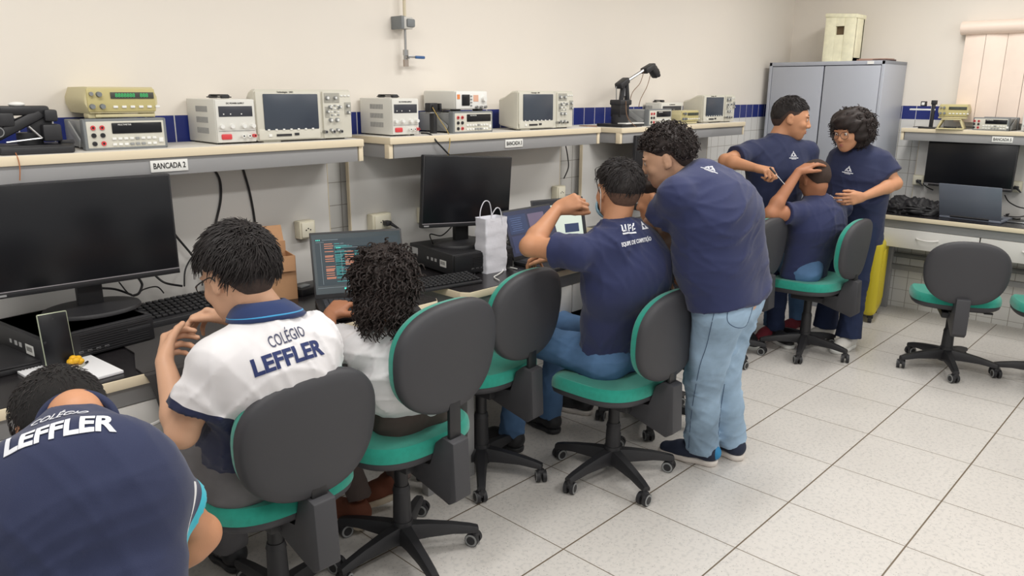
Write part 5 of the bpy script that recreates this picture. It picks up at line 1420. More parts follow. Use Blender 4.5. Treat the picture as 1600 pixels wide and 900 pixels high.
def emblem(kind=0):
    """generic small print: a triangle of strokes over two lines of type, as seen on the shirts"""
    bm = bmesh.new()
    def poly(pts):
        vs = [bm.verts.new((x, y, 0)) for x, y in pts]; bm.faces.new(vs)
    if kind == 0:      # peaked emblem with lines under it
        for x, y in ((-.011, 0), (.011, 0), (0, .015)):
            a = .011
            poly([(x - a, y), (x - a * .55, y), (x + a * .12, y + a * 1.5), (x - a * .08, y + a * 1.9)]); poly([(x + a, y), (x - a * .08, y + a * 1.9), (x - a * .2, y + a * 1.45), (x + a * .55, y)]); poly([(x - a * .45, y + .003), (x + a * .45, y + .003), (x + a * .45, y + .0055), (x - a * .45, y + .0055)])
        poly([(-.034, -.010), (.034, -.010), (.034, -.0055), (-.034, -.0055)]); poly([(-.018, -.016), (.018, -.016), (.018, -.0135), (-.018, -.0135)])
    elif kind == 1:    # letter block with bar
        poly([(-.03, -.014), (.03, -.014), (.032, -.020), (-.028, -.020)])
        for x0, x1, y0, y1 in ((-.030, -.024, -.006, .02), (-.014, -.008, -.006, .02), (-.028, -.010, -.010, -.004), (0, .004, -.01, .02), (.006, .012, .0, .006), (.008, .014, .01, .018), (.016, .02, -.01, .012), (.022, .028, -.006, -.0), (.022, .028, .008, .02)):
            poly([(x0, y0), (x1, y0), (x1 + .004, y1), (x0 + .004, y1)])
    else:              # peaked emblem alone
        for x, y, a in ((-.012, -.012, .013), (.012, -.012, .013), (0, .006, .012)):
            poly([(x - a, y), (x + a, y), (x + a * .1, y + a * 1.4), (x - a * .1, y + a * 1.4)])
    me = bpy.data.meshes.new('emblem'); bm.to_mesh(me); bm.free(); return me
def curls(b, H, m, n, rnd, region, length, rh, turns, rad, rx=(.105, .09, .10), cen=(-.01, 0, .03), down=1.0, off=.0, seg=None, puff=0):
    k = H.k; Ht = H
    for _ in range(n):
        for _t in range(40):
            v = unit(rnd.normal(size=3)); p = NV(cen) + v * NV(rx)
            if region(*p): break
        else: continue
        nr = unit(v / NV(rx)); grav = NV((-.1, 0, -1.0)); L = length * (.6 + .7 * rnd.rand()); ph = rnd.rand() * 6.28; q = p.copy(); dirn = unit(nr * (1.0 if down < .5 else .35) + rnd.normal(size=3) * .25 + grav * down * .8)
        e1 = unit(np.cross(dirn, rnd.normal(size=3))); e2 = np.cross(dirn, e1); pts = []; N = seg or int(turns * 7) + 2; rr = rh * (.7 + .6 * rnd.rand())
        for j in range(N + 1):
            s_ = j / N; c = q + dirn * L * s_ + grav * down * .35 * L * s_ * s_ - dirn * .0
            g = (c - NV(cen)) / NV(rx); gl = np.linalg.norm(g)
            if gl < 1: c = NV(cen) + g / gl * NV(rx)
            a = ph + s_ * turns * 6.283
            pts.append(Vector(H.P(*(c + nr * off + (e1 * math.cos(a) + e2 * math.sin(a)) * rr * (.4 + .6 * s_)))))
        b.tube(pts, [rad * k * x for x in (1, 1, .95, .9, .8, .6, .4)], m, 5, smooth=False)

def zoned_cloth(name, rgb, zones):
    """jersey sewn from panels: each zone attribute > 0 shows that panel's cloth"""
    m = cloth(name, rgb, namt=0); nt = m.node_tree; N = nt.nodes; b = N['Principled BSDF']; last = None
    for an, c in zones:
        a = N.new('ShaderNodeAttribute'); a.attribute_name = an; g = N.new('ShaderNodeMath'); g.operation = 'GREATER_THAN'; g.inputs[1].default_value = 0
        nt.links.new(a.outputs['Fac'], g.inputs[0]); mx = N.new('ShaderNodeMix'); mx.data_type = 'RGBA'; nt.links.new(g.outputs[0], mx.inputs[0])
        if last is None: mx.inputs[6].default_value = (*S(rgb), 1)
        else: nt.links.new(last, mx.inputs[6])
        mx.inputs[7].default_value = (*S(c), 1); last = mx.outputs[2]
    nt.links.new(last, b.inputs['Base Color']); return m
def cuff_zone(w_=.022):
    def fn(P, caps, J):
        r = np.full(len(P), -1.0)
        for c, n in caps: r = np.maximum(r, np.minimum((P - c) @ n + w_, .11 - np.linalg.norm(P - c, axis=1)))
        return r
    return fn
def decal_px(name, me, m, target, cpx, lpx, rpx, off=.0015, tilt=None):
    """print sewn on the cloth where the photo shows it: centre, left end and right end picked on the garment"""
    dg = BVHTree.FromPolygons([v.co for v in target.data.vertices], [p.vertices[:] for p in target.data.polygons])
    def hit(p, dflt=None):
        h = dg.ray_cast(Vector(CAM), Vector(ray(*p)).normalized()); return h if h[0] is not None else dflt
    c = hit(cpx)
    if c is None: print('decal misses', name, cpx); return None
    l = hit(lpx, c); r = hit(rpx, c); n = NV(c[1]) * 1.2 + NV(l[1]) + NV(r[1])
    if n @ NV(ray(*cpx)) > 0: n = -n
    rt = NV(r[0]) - NV(l[0])
    if np.linalg.norm(rt) < .01: rt = Rt
    return decal(name, me, m, target, target, NV(c[0]), n, rt, off)
UP = (0, 0, 1)
W_ = lambda *a: NV(a, float)
Fr = unit(_f * (1, 1, 0)); Rt = NV(_r0)      # horizontal view and right directions, used only to describe poses
SK1 = skin('skin_fair', (214, 168, 138)); SK2 = skin('skin_tan', (196, 142, 108)); SK3 = skin('skin_brown', (172, 118, 88))
def legs_seated(J, facing, hipc, seat_z, kn=.40, spread=.09, foot_back=.0, lift=0.0):
    f = unit(NV(facing, float)); l = unit(np.cross(UP, f)); pel = NV(hipc, float)
    for sd, sg in (('L', 1), ('R', -1)):
        J['hip' + sd] = pel + l * sg * .085 + W_(0, 0, -.01); J['kn' + sd] = pel + f * kn + l * sg * (spread + .03) + W_(0, 0, .0)
        a = J['kn' + sd] + f * (-foot_back) + l * sg * .01; a[2] = .10 + lift; J['an' + sd] = a
    return f, l
def feet(t, J, f, l, m, ms, dirs=((0, 0), (0, 0)), **k):
    for sd, sg, dv in (('L', 1, dirs[0]), ('R', -1, dirs[1])):
        ff = unit(NV(f) + NV(l) * sg * .15); a = J['an' + sd]; h = NV((a[0], a[1], max(0, a[2] - .10))) - ff * .07
        shoe(t, h, h + ff * .27, UP, m, ms, **k)

# ---------------- boy in the white LEFFLER polo
def boy_white():
    pel = W_(-.96, .36, .57); neck = NV(PD(420, 486, 2.03)); chest = pel + (neck - pel) * .58 + W_(.0, -.035, .0)
    J = dict(pel=pel, neck=neck, chest=chest)
    J['shL'] = NV(PD(332, 540, 1.93)); J['shR'] = NV(PD(500, 512, 2.10))
    J['elL'] = NV(reach(J['shL'], 285, 676, .25, False)); J['wrL'] = NV(reach(J['elL'], 257, 566, .215, False))
    J['elR'] = J['shR'] + W_(-.02, .23, -.10); J['wrR'] = NV(PD(372, 500, 2.26))
    f, l = legs_seated(J, (-.15, 1, 0), pel, .48)
    hc = NV(PD(374, 436, 2.05)); tip = NV(PD(290, 508, 2.26))
    hands = dict(L=dict(d=NV(PD(262, 515, 2.20)) - J['wrL'], palm=Rt * .8 + Fr * .5, side=Rt * .7 - Fr * .5 + W_(0, 0, .3), curl=(48, 52, 60, 62), curl2=(40, 45, 50, 50), thumb=(40, 30), sc_=1.0),
                 R=dict(d=NV(PD(330, 490, 2.25)) - J['wrR'], palm=-W_(0, 0, 1) - Fr * .5 - Rt * .2, side=-Fr * .9 - W_(0, 0, .4), curl=(42, 44, 46, 50), curl2=(30, 32, 36, 40), thumb=(22, 20), sc_=1.0))
    CUFF = cloth('navy_cuff', (28, 36, 70))
    def side(P, caps, J):
        L_ = unit(J['shL'] - J['shR']); up = unit(J['chest'] - J['pel']); q = P - J['pel']; h = q @ up; x = q @ L_
        wav = .010 * np.sin(h * 46) + .008 * np.sin(h * 17 + 1)
        return np.minimum(np.minimum(x - (.085 + wav + np.maximum(0, h - .17) * .5), .30 - h), np.minimum(h + .02, np.linalg.norm(P - caps[0][0], axis=1) - .085))
    WZ = zoned_cloth('white_polo_jersey', (226, 224, 226), [('side_panel', (28, 36, 70)), ('cuff_band', (28, 36, 70))])
    sh = dict(m=WZ, hem=.12, sleeve=.66, sw=1.12, infl=.012, wr=.010, seed=3, res=.006, zones=[('side_panel', side), ('cuff_band', cuff_zone())], band=CUFF)
    def hair(t, H, body):
        o = cap_hair('hair', t, H, HAIRM, th=.013, front=.060, back=-.045, noise_amp=.002, seed=2, top=.006)
        b = B(); rnd = np.random.RandomState(5)
        hair_strands(b, H, HAIRM, 2400, .034, .0019, rnd, lambda f_, l_, u_: u_ > np.interp(f_, (-.10, -.055, -.018, .03, .055, .1), (-.012, -.004, .060, .062, .07, .085)), lift=.26, rx=(.111, .092, .104), cen=(-.014, 0, .040), lay=(.3, .1, 0), offs=.001)
        cap_hair('hair_fade', o, H, mat('faded_hair_black', (66, 54, 49), .9, namt=.2, nscale=120), th=.003, front=.05, back=-.066, noise_amp=.0006, seed=3)
        b.build('hair_strands', o, nrm=False)
    col = (cloth('navy_collar', (30, 50, 96)), cloth('blue_trim', (60, 150, 200)))
    t, H, body, so, J = person('boy in a white LEFFLER polo with glasses, seated at the left bench pinching something small', J, (hc, tuple(-Rt * .80 + Fr * .44 - W_(0, 0, .40)), tuple(-Rt * .24 + Fr * .18 + W_(0, 0, .93)), 1.04), SK1, sh, dict(m=mat('grey_trousers', (108, 106, 108), .9, namt=.05, nscale=20), r=(.085, .064, .055, .06)), hands, hair, res=.0045, collar=col, neckr=.052)
    INKN = mat('navy_print', (40, 52, 100), .8); INKG = mat('thin_navy_print', (70, 74, 100), .8)
    decal_px('lettering', text_mesh('COLÉGIO', .046, .100), INKG, so, (448, 527), (417, 538), (478, 516))
    decal_px('lettering', text_mesh('LEFFLER', .060, .196, bold=.0022), INKN, so, (453, 558), (395, 577), (511, 539))
    g = B(); GM = mat('black_glasses', (24, 24, 26), .4)
    for sg in (1, -1):
        ctr = H.P(.103, sg * .032, .010); ring = [Vector(ctr + (H.l * math.cos(a) * .023 + H.u * math.sin(a) * .017) * H.k) for a in [2 * PI * k / 16 for k in range(17)]]
        g.tube(ring, .0016, GM, 6, smooth=False); g.tube([Vector(H.P(.101, sg * .056, .014)), Vector(H.P(.06, sg * .083, .014)), Vector(H.P(.0, sg * .087, .018)), Vector(H.P(-.015, sg * .085, .004))], .0018, GM, 6)
    g.tube([Vector(H.P(.104, .01, .012)), Vector(H.P(.107, 0, .015)), Vector(H.P(.104, -.01, .012))], .0014, GM, 6)
    gl = g.build('glasses'); tag(gl, 'dark glasses worn by the boy in the white LEFFLER polo', 'glasses')
    feet(t, J, f, l, BLACK, BLACK)
    settle(t, (pel[0], pel[1], 0))
    p1 = NV(PD(291, 507, 2.24)); o = B().cyl((0, 0, -.006), (0, 0, .006), .002, STEEL, seg=8).build('small_screw', loc=Vector(p1)); tag(o, 'tiny metal piece held between the fingers of the boy in the white polo', 'screw')
boy_white()
def relaxed(d, palm, side, c=30, **k): return dict(d=d, palm=palm, side=side, curl=(c, c + 4, c + 8, c + 12), thumb=k.pop('thumb', (30, 20)), **k)
def sleeve_band(m, w_=.02):
    def fn(P, caps, J):
        r = np.zeros(len(P), bool)
        for c, n in caps: r |= (((P - c) @ n > -w_) & (np.linalg.norm(P - c, axis=1) < .11))
        return r
    return (m, fn)
# ---------------- boy bending over in the navy LEFFLER shirt (bottom left)
def boy_bent():
    pel = W_(-1.60, -.22, .60); neck = NV(PD(112, 648, 1.50)); chest = pel + (neck - pel) * .55 + W_(0, -.03, .05)
    J = dict(pel=pel, neck=neck, chest=chest)
    J['shR'] = NV(PD(208, 700, 1.45)); J['shL'] = NV(PD(-20, 735, 1.37))
    J['elR'] = NV(reach(J['shR'], 314, 834, .29, False)); J['wrR'] = NV(PD(235, 905, 1.58))
    J['elL'] = J['shL'] + W_(-.10, .12, -.22); J['wrL'] = J['elL'] + W_(.12, .2, -.03)
    f, l = legs_seated(J, (.1, 1, 0), pel - W_(0, 0, .05), .50)
    hc = NV(PD(100, 672, 1.575))
    def stripe(P, caps, J):
        L_ = unit(J['shL'] - J['shR']); up = unit(J['neck'] - J['pel']); q = P - J['pel']; h = q @ up; x = -(q @ L_); F1 = np.cross(L_, up); z = q @ F1
        return np.minimum(np.minimum(x - .06, .016 + .05 * np.maximum(0, .2 - h) - np.abs(z + .012 - .014 * np.sin(h * 15))), np.minimum(.30 - h, np.linalg.norm(P - caps[1][0], axis=1) - .09))
    ZB = zoned_cloth('navy_polo', (38, 46, 78), [('side_stripe', (232, 232, 234)), ('cuff_band', (40, 176, 196))])
    sh = dict(m=ZB, band=ZB, hem=.16, sleeve=.60, sw=1.12, infl=.014, wr=.006, seed=7, zones=[('side_stripe', stripe), ('cuff_band', cuff_zone(.026))])
    def hair(t, H, body):
        o = cap_hair('hair', t, H, mat('short_black_hair', (24, 22, 22), .85, namt=.4, nscale=160, bump=1.0, bscale=900), th=.009, front=.07, back=-.075, noise_amp=.0012, seed=4)
        b = B(); rnd = np.random.RandomState(6)
        hair_strands(b, H, HAIRM, 1500, .012, .0010, rnd, lambda f_, l_, u_: u_ > .02 - (.085 - f_) * .45, lift=.6, rx=(.104, .086, .093), cen=(-.012, 0, .038)); b.build('hair_strands', o, nrm=False)
    t, H, body, so, J = person('boy in a navy LEFFLER shirt bending over at the bottom left corner', J, (hc, (-.06, .70, -.72), (.0, .72, .69), 1.0), SK2, sh, dict(m=mat('black_trousers', (36, 36, 42), .9)), dict(R=relaxed(NV((-.3, .5, -.5)), -Rt, Fr), L=relaxed(NV((.6, .5, -.3)), Fr, Rt)), hair, w=.98, chestw=.158, hipw=.150, colh=-.004, neckr=.050, nshift=.026, flat=.95)
    n = unit(-Fr * .35 + W_(0, 0, .9)); rt = NV(PD(172, 640, 1.43)) - NV(PD(8, 682, 1.40))
    PW = mat('white_lettering', (224, 226, 232), .7)
    decal_px('lettering', text_mesh('LEFFLER', .056, .178, bold=.0020), PW, so, (90, 672), (30, 690), (150, 662), .002)
    decal_px('lettering', text_mesh('COLÉGIO', .036, .100), PW, so, (92, 651), (60, 660), (122, 646), .002)
    feet(t, J, f, l, BLACK, BLACK)
    settle(t, (pel[0], pel[1], 0))
boy_bent()
# ---------------- girl with ringlets
def girl_curly():
    pel = W_(-.38, .37, .57); neck = NV(PD(612, 508, 2.38)); chest = pel + (neck - pel) * .58 + W_(0, -.03, 0)
    J = dict(pel=pel, neck=neck, chest=chest)
    J['shL'] = NV(PD(560, 532, 2.36)); J['shR'] = NV(PD(648, 520, 2.50))
    J['elL'] = NV(PD(505, 528, 2.44)); J['wrL'] = NV(PD(516, 492, 2.60))
    J['elR'] = J['shR'] + W_(.03, .16, -.14); J['wrR'] = J['elR'] + W_(-.10, .18, .02)
    f, l = legs_seated(J, (.0, 1, 0), pel, .40, foot_back=.25, lift=.06)
    for sd, q, kx in (('R', (624, 742), .05), ('L', (560, 770), -.12)): J['an' + sd] = NV(PZ(*q, .16)); J['kn' + sd] = pel + W_(kx, .36, -.04)
    hc = NV(PD(602, 448, 2.40))
    sh = dict(m=WHITEJ, hem=.13, sleeve=.70, sw=1.05, infl=.012, wr=.010, seed=9, band=cloth('white_band', (214, 214, 216)))
    def hair(t, H, body):
        o = cap_hair('hair', t, H, HAIRC, th=.010, front=.06, back=-.10, noise_amp=.003, seed=8)
        b = B(); rnd = np.random.RandomState(11)
        reg = lambda f_, l_, u_: (f_ < .045) and (u_ > -.05 or f_ < .0) and u_ > -.085
        curls(b, H, HAIRC, 900, rnd, reg, .042, .0052, 2.2, .0036, rx=(.102, .085, .094), cen=(-.012, 0, .036), down=.7)
        curls(b, H, HAIRC, 420, rnd, lambda f_, l_, u_: f_ < .03 and -.10 < u_ < -.02, .036, .006, 2.6, .0036, rx=(.092, .082, .120), cen=(-.018, 0, -.005), down=2.0)
        b.build('hair_curls', o, nrm=False)
    t, H, body, so, J = person('girl with dark ringlets in a white T-shirt, seated at the code laptop', J, (hc, tuple(Fr * .93 - Rt * .05 - W_(0, 0, .32)), tuple(Fr * .3 + W_(0, 0, .95)), 1.02), SK3, sh, dict(m=mat('brown_trousers', (86, 74, 70), .9), r=(.075, .052, .042, .046)),
        dict(L=dict(d=NV(PD(540, 470, 2.68)) - J['wrL'], palm=-W_(0, 0, 1) - Rt * .1, side=Rt - Fr * .4, curl=(30, 32, 36, 40), thumb=(60, 10), sc_=.92), R=relaxed(NV((-.3, 1, -.1)), -W_(0, 0, 1), -Rt, sc_=.9)), hair, w=.92, chestw=.145, hipw=.140, armk=.88, neckr=.046)
    BS, CS = mat('brown_suede', (112, 62, 42), .8, bump=.3, bscale=300), mat('cream_sole', (206, 192, 170), .6)
    for sd, hz, q in (('R', .10, (566, 796)), ('L', .02, (505, 800))):
        a = J['an' + sd]; tp = NV(PZ(*q, .02)); ff = unit(tp - (a - W_(0, 0, .10 if sd == 'R' else .14))); h = a - W_(0, 0, .085 if sd == 'R' else .14) - ff * .05; shoe(t, h, h + ff * .25, (0, 0, 1), BS, CS)
    settle(t, (pel[0], pel[1], 0))
girl_curly()
# ---------------- boy with glasses on his hair and a mask
def boy_mask():
    pel = W_(.60, .24, .56); neck = NV(PD(972, 345, 2.92)); chest = pel + (neck - pel) * .58 + W_(0, -.04, 0)
    J = dict(pel=pel, neck=neck, chest=chest)
    J['shL'] = NV(PD(898, 380, 2.84)); J['shR'] = NV(PD(1010, 372, 3.04))
    J['elL'] = NV(PD(828, 385, 2.96)); J['wrL'] = NV(PD(872, 325, 3.08))
    J['elR'] = J['shR'] + W_(.05, .20, -.17); J['wrR'] = J['elR'] + W_(-.12, .2, .05)
    f, l = legs_seated(J, (-.02, 1, 0), pel, .42, spread=.10, foot_back=-.06)
    hc = NV(PD(966, 302, 2.96))
    sh = dict(m=NAVY, hem=.12, sleeve=.50, sw=1.15, infl=.014, wr=.008, seed=12)
    def hair(t, H, body):
        o = cap_hair('hair', t, H, HAIRM, th=.011, front=.062, back=-.022, noise_amp=.0015, seed=3, top=.004)
        b = B(); rnd = np.random.RandomState(13)
        hair_strands(b, H, HAIRM, 1300, .024, .0016, rnd, lambda f_, l_, u_: u_ > np.interp(f_, (-.10, -.055, -.018, .1), (.004, .012, .060, .078)), lift=.5, rx=(.1055, .0875, .0985), cen=(-.012, 0, .040)); b.build('hair_strands', o, nrm=False)
        fade = cap_hair('hair_fade', o, H, mat('faded_hair', (92, 68, 56), .9, namt=.2, nscale=120), th=.003, front=.055, back=-.062, noise_amp=.0006, seed=3)
    t, H, body, so, J = person('boy in a navy team shirt, glasses on his hair, mask, one arm raised', J, (hc, tuple(Fr * .90 - Rt * .38 - W_(0, 0, .14)), tuple(Fr * .14 + W_(0, 0, .98)), .97), SK2, sh, dict(m=JEANS2, belt=mat('black_belt', (30, 28, 28), .5)),
        dict(L=dict(d=NV(PD(898, 316, 3.06)) - J['wrL'], palm=Rt * .2 + Fr * .8 - W_(0, 0, .5), side=Rt * .4 - Fr * .3 - W_(0, 0, .9), curl=(60, 62, 66, 70), thumb=(25, 30)), R=relaxed(NV((-.3, 1, -.1)), -W_(0, 0, 1), -Rt)), hair, w=1.04, chestw=.172)
    n = unit(-Fr * .9 + W_(0, 0, .25) - Rt * .1); rt = NV(PD(1024, 371, 3.0)) - NV(PD(970, 382, 2.9))
    decal_px('team_print', emblem(1), PRINTW, so, (981, 358), (971, 359), (991, 357)); decal_px('team_print', emblem(2), PRINTW, so, (1006, 354), (998, 355), (1013, 353))
    decal_px('lettering', text_mesh('EQUIPE DE COMPETIÇÃO', .021, .15, bold=.0006), PRINTW, so, (997, 377), (971, 382), (1022, 371))
    # glasses pushed up
    g = B(); GM = mat('clear_grey_glasses', (120, 124, 120), .3)
    for sg in (1, -1):
        ctr = H.P(.085, sg * .034, .098); ring = [Vector(ctr + (H.l * math.cos(a) * .025 + unit(H.u * .6 - H.f * .8) * math.sin(a) * .020) * H.k) for a in [2 * PI * k / 16 for k in range(17)]]
        g.tube(ring, .0016, GM, 6, smooth=False); g.tube([Vector(H.P(.075, sg * .062, .10)), Vector(H.P(.03, sg * .088, .075)), Vector(H.P(-.0, sg * .092, .02)), Vector(H.P(-.012, sg * .088, -.002))], .0018, BLACK, 6)
    tag(g.build('glasses'), 'glasses pushed up on the hair of the boy in the navy team shirt', 'glasses')
    m_ = SDF(.004); m_.ell(H.P(.070, 0, -.052), NV((.046, .060, .052)) * H.k, H.M); m_.sub(H.P(.055, 0, -.050), NV((.046, .058, .050)) * H.k, H.M, .002); m_.plane(H.P(.03, 0, 0), -H.f)
    mo = tag(bpy.data.objects.new('face_mask', m_.mesh('face_mask', mat('blue_mask', (150, 190, 210), .8))), 'pale blue face mask pulled under the chin of the boy with the raised arm', 'mask'); COL.objects.link(mo)
    e = B()
    for sg in (1, -1): e.tube([Vector(H.P(.045, sg * .058, -.03)), Vector(H.P(.01, sg * .082, .022)), Vector(H.P(-.016, sg * .090, .012)), Vector(H.P(-.012, sg * .086, -.022)), Vector(H.P(.04, sg * .058, -.075))], .0016, WHITE, 6)
    e.build('ear_loops', mo)
    shoe_m = BLACK; feet(t, J, f, l, shoe_m, BLACK)
    settle(t, (pel[0], pel[1], 0))
boy_mask()
# ---------------- standing boy leaning over
def boy_lean():
    fl_ = PZ(1100, 732, 0); fr_ = PZ(1148, 722, 0)
    pel = NV(PD(1140, 462, 3.02)); neck = NV(PD(1086, 262, 2.98)); chest = pel + (neck - pel) * .6 + unit(Rt) * .025 - Fr * .03
    J = dict(pel=pel, neck=neck, chest=chest)
    J['shL'] = NV(PD(1050, 290, 2.84)); J['shR'] = NV(PD(1120, 280, 3.10))
    J['elL'] = NV(reach(J['shL'], 1020, 352, .26, False)); J['wrL'] = NV(reach(J['elL'], 1062, 398, .24, False))
    J['elR'] = NV(PD(1045, 350, 3.25)); J['wrR'] = NV(PD(1050, 395, 3.35))
    f = unit(-Rt * .75 + Fr * .55); l = unit(np.cross(UP, f))
    J['hipL'] = pel + l * .085 - W_(0, 0, .02); J['hipR'] = pel - l * .085 - W_(0, 0, .02)
    aL = NV(fl_) + W_(0, 0, .09); aR = NV(fr_) + W_(0, 0, .09) + Fr * .12
    aL = NV(PD(1095, 690, 2.93)); aL[2] = .10; aL = NV(PZ(1096, 690, .10)); aR = NV(PZ(1144, 686, .10)) + Fr * .04
    J['anL'] = aL; J['anR'] = aR
    J['knL'] = (J['hipL'] + aL) / 2 + f * .03; J['knR'] = (J['hipR'] + aR) / 2 + f * .05
    hc = NV(PD(1044, 248, 2.98))
    sh = dict(m=NAVY, hem=.015, sleeve=.62, sw=1.15, infl=.026, wr=.008, seed=15)
    def hair(t, H, body):
        o = cap_hair('hair', t, H, HAIRC, th=.011, front=.062, back=-.040, noise_amp=.003, seed=5, top=.004)
        b = B(); rnd = np.random.RandomState(17)
        curls(b, H, HAIRC, 520, rnd, lambda f_, l_, u_: u_ > np.interp(f_, (-.10, -.055, -.018, .03, .1), (-.02, -.012, .050, .055, .075)), .022, .0065, 1.4, .0026, rx=(.103, .086, .096), cen=(-.012, 0, .038), down=.25)
        b.build('hair_curls', o, nrm=False)
        cap_hair('hair_fade', o, H, mat('faded_brown_hair', (62, 49, 44), .9, namt=.2, nscale=120), th=.003, front=.055, back=-.062, noise_amp=.0006, seed=3, line=[(-.10, -.06), (-.05, -.045), (-.02, .022), (.035, .018), (.045, .04), (.1, .06)])
    t, H, body, so, J = person('standing boy in a navy shirt and light jeans leaning over towards the laptops', J, (hc, tuple(-Rt * .88 + Fr * .25 - W_(0, 0, .36)), tuple(-Rt * .30 + W_(0, 0, .93)), .97), SK1, sh,
        dict(m=JEANS, r=(.094, .078, .070, .076), wr=.008, top=.92, seat=-.01), dict(L=relaxed(NV((.2, .4, -.6)), -W_(0, 0, 1), -Rt), R=relaxed(NV((.1, .4, -.6)), -W_(0, 0, 1), -Rt)), hair, w=1.08, chestw=.170, hipw=.168, belly=.015, flat=1.05)
    n = unit(-Fr * .5 + Rt * .5 + W_(0, 0, .6)); rt = NV(PD(1124, 268, 3.1)) - NV(PD(1098, 258, 3.0))
    decal_px('team_print', emblem(0), PRINTW, so, (1109, 265), (1101, 262), (1117, 268))
    NVS = mat('navy_mesh_shoe', (34, 42, 62), .8, bump=.3, bscale=500); WS_ = mat('white_foam_sole', (222, 214, 206), .6)
    for a, ff in ((aL, unit(f + l * .1)), (aR, unit(f - l * .25))):
        h = NV((a[0], a[1], 0)) - ff * .085; o = shoe(t, h, h + ff * .285, UP, NVS, WS_)
        if a is aL:
            b = B(); u = W_(0, 0, 1); b.ball(Vector(h + ff * .022 + u * .062), (.03, .03, .034), mat('blue_heel', (40, 130, 180), .6), 20); b.build('heel_patch', o)
    po = [c for c in t.children if c.name.startswith('trousers')][0]
    # seams and back pocket of the jeans
    dg = BVHTree.FromPolygons([v.co for v in po.data.vertices], [p.vertices[:] for p in po.data.polygons]); SE = mat('dark_seam', (58, 78, 108), .9)
    def drape(pts, r_=.0016):
        out = []
        for px, py in pts:
            d = Vector(ray(px, py)).normalized(); h = dg.ray_cast(Vector(CAM), d)
            if h[0] is not None: out.append(h[0] + h[1] * .0005)
        return out
    b = B()
    for line in ([(1118, 480), (1112, 505), (1104, 540), (1094, 570), (1086, 610), (1080, 650), (1076, 700)], [(1139, 478), (1136, 495), (1139, 505), (1152, 512), (1166, 508), (1176, 480)], [(1139, 478), (1158, 480), (1176, 474)], [(1132, 600), (1126, 640), (1122, 680)]):
        q = drape(catmull([Vector((x, y, 0)) for x, y in line], 5) and [(v.x, v.y) for v in catmull([Vector((x, y, 0)) for x, y in line], 5)])
        if len(q) > 3: b.tube(q, .0014, SE, 5, smooth=False)
    b.build('seams', po)
    settle(t, (pel[0], pel[1], 0))
boy_lean()
# ---------------- person mostly hidden between the two
def hidden_one():
    pel = W_(1.18, .34, .52); neck = NV(PD(1042, 345, 3.38)); chest = pel + (neck - pel) * .58
    J = dict(pel=pel, neck=neck, chest=chest, shL=neck + W_(-.16, .03, -.06), shR=neck + W_(.16, -.02, -.06))
    J['elL'] = J['shL'] + W_(-.02, .18, -.18); J['wrL'] = J['elL'] + W_(.08, .2, .08); J['elR'] = J['shR'] + W_(.02, .18, -.18); J['wrR'] = J['elR'] + W_(-.1, .18, .08)
    f, l = legs_seated(J, (-.1, 1, 0), pel, .40)
    hc = NV(PD(1030, 312, 3.45))
    sh = dict(m=cloth('black_jersey', (26, 28, 42)), hem=.1, sleeve=.6, wr=.005, seed=21)
    def hair(t, H, body):
        o = cap_hair('hair', t, H, HAIRC, th=.012, front=.06, back=-.05, noise_amp=.004, seed=9)
    t, H, body, so, J = person('person in black, mostly hidden behind the leaning boy in light jeans', J, (hc, (-.2, .95, -.3), (0, .3, .95), 1.0), SK2, sh, dict(m=cloth('black_track_pants', (28, 28, 34))),
        dict(L=relaxed(NV((0, 1, -.1)), -W_(0, 0, 1), Rt), R=relaxed(NV((0, 1, -.1)), -W_(0, 0, 1), -Rt)), hair)
    q = NV(PZ(1000, 665, .0)); ff = unit(-Rt * .8 - Fr * .1)
    feet(t, J, f, l, BLACK, mat('white_foam_sole', (222, 214, 206)))
    settle(t, (pel[0], pel[1], 0))
hidden_one()
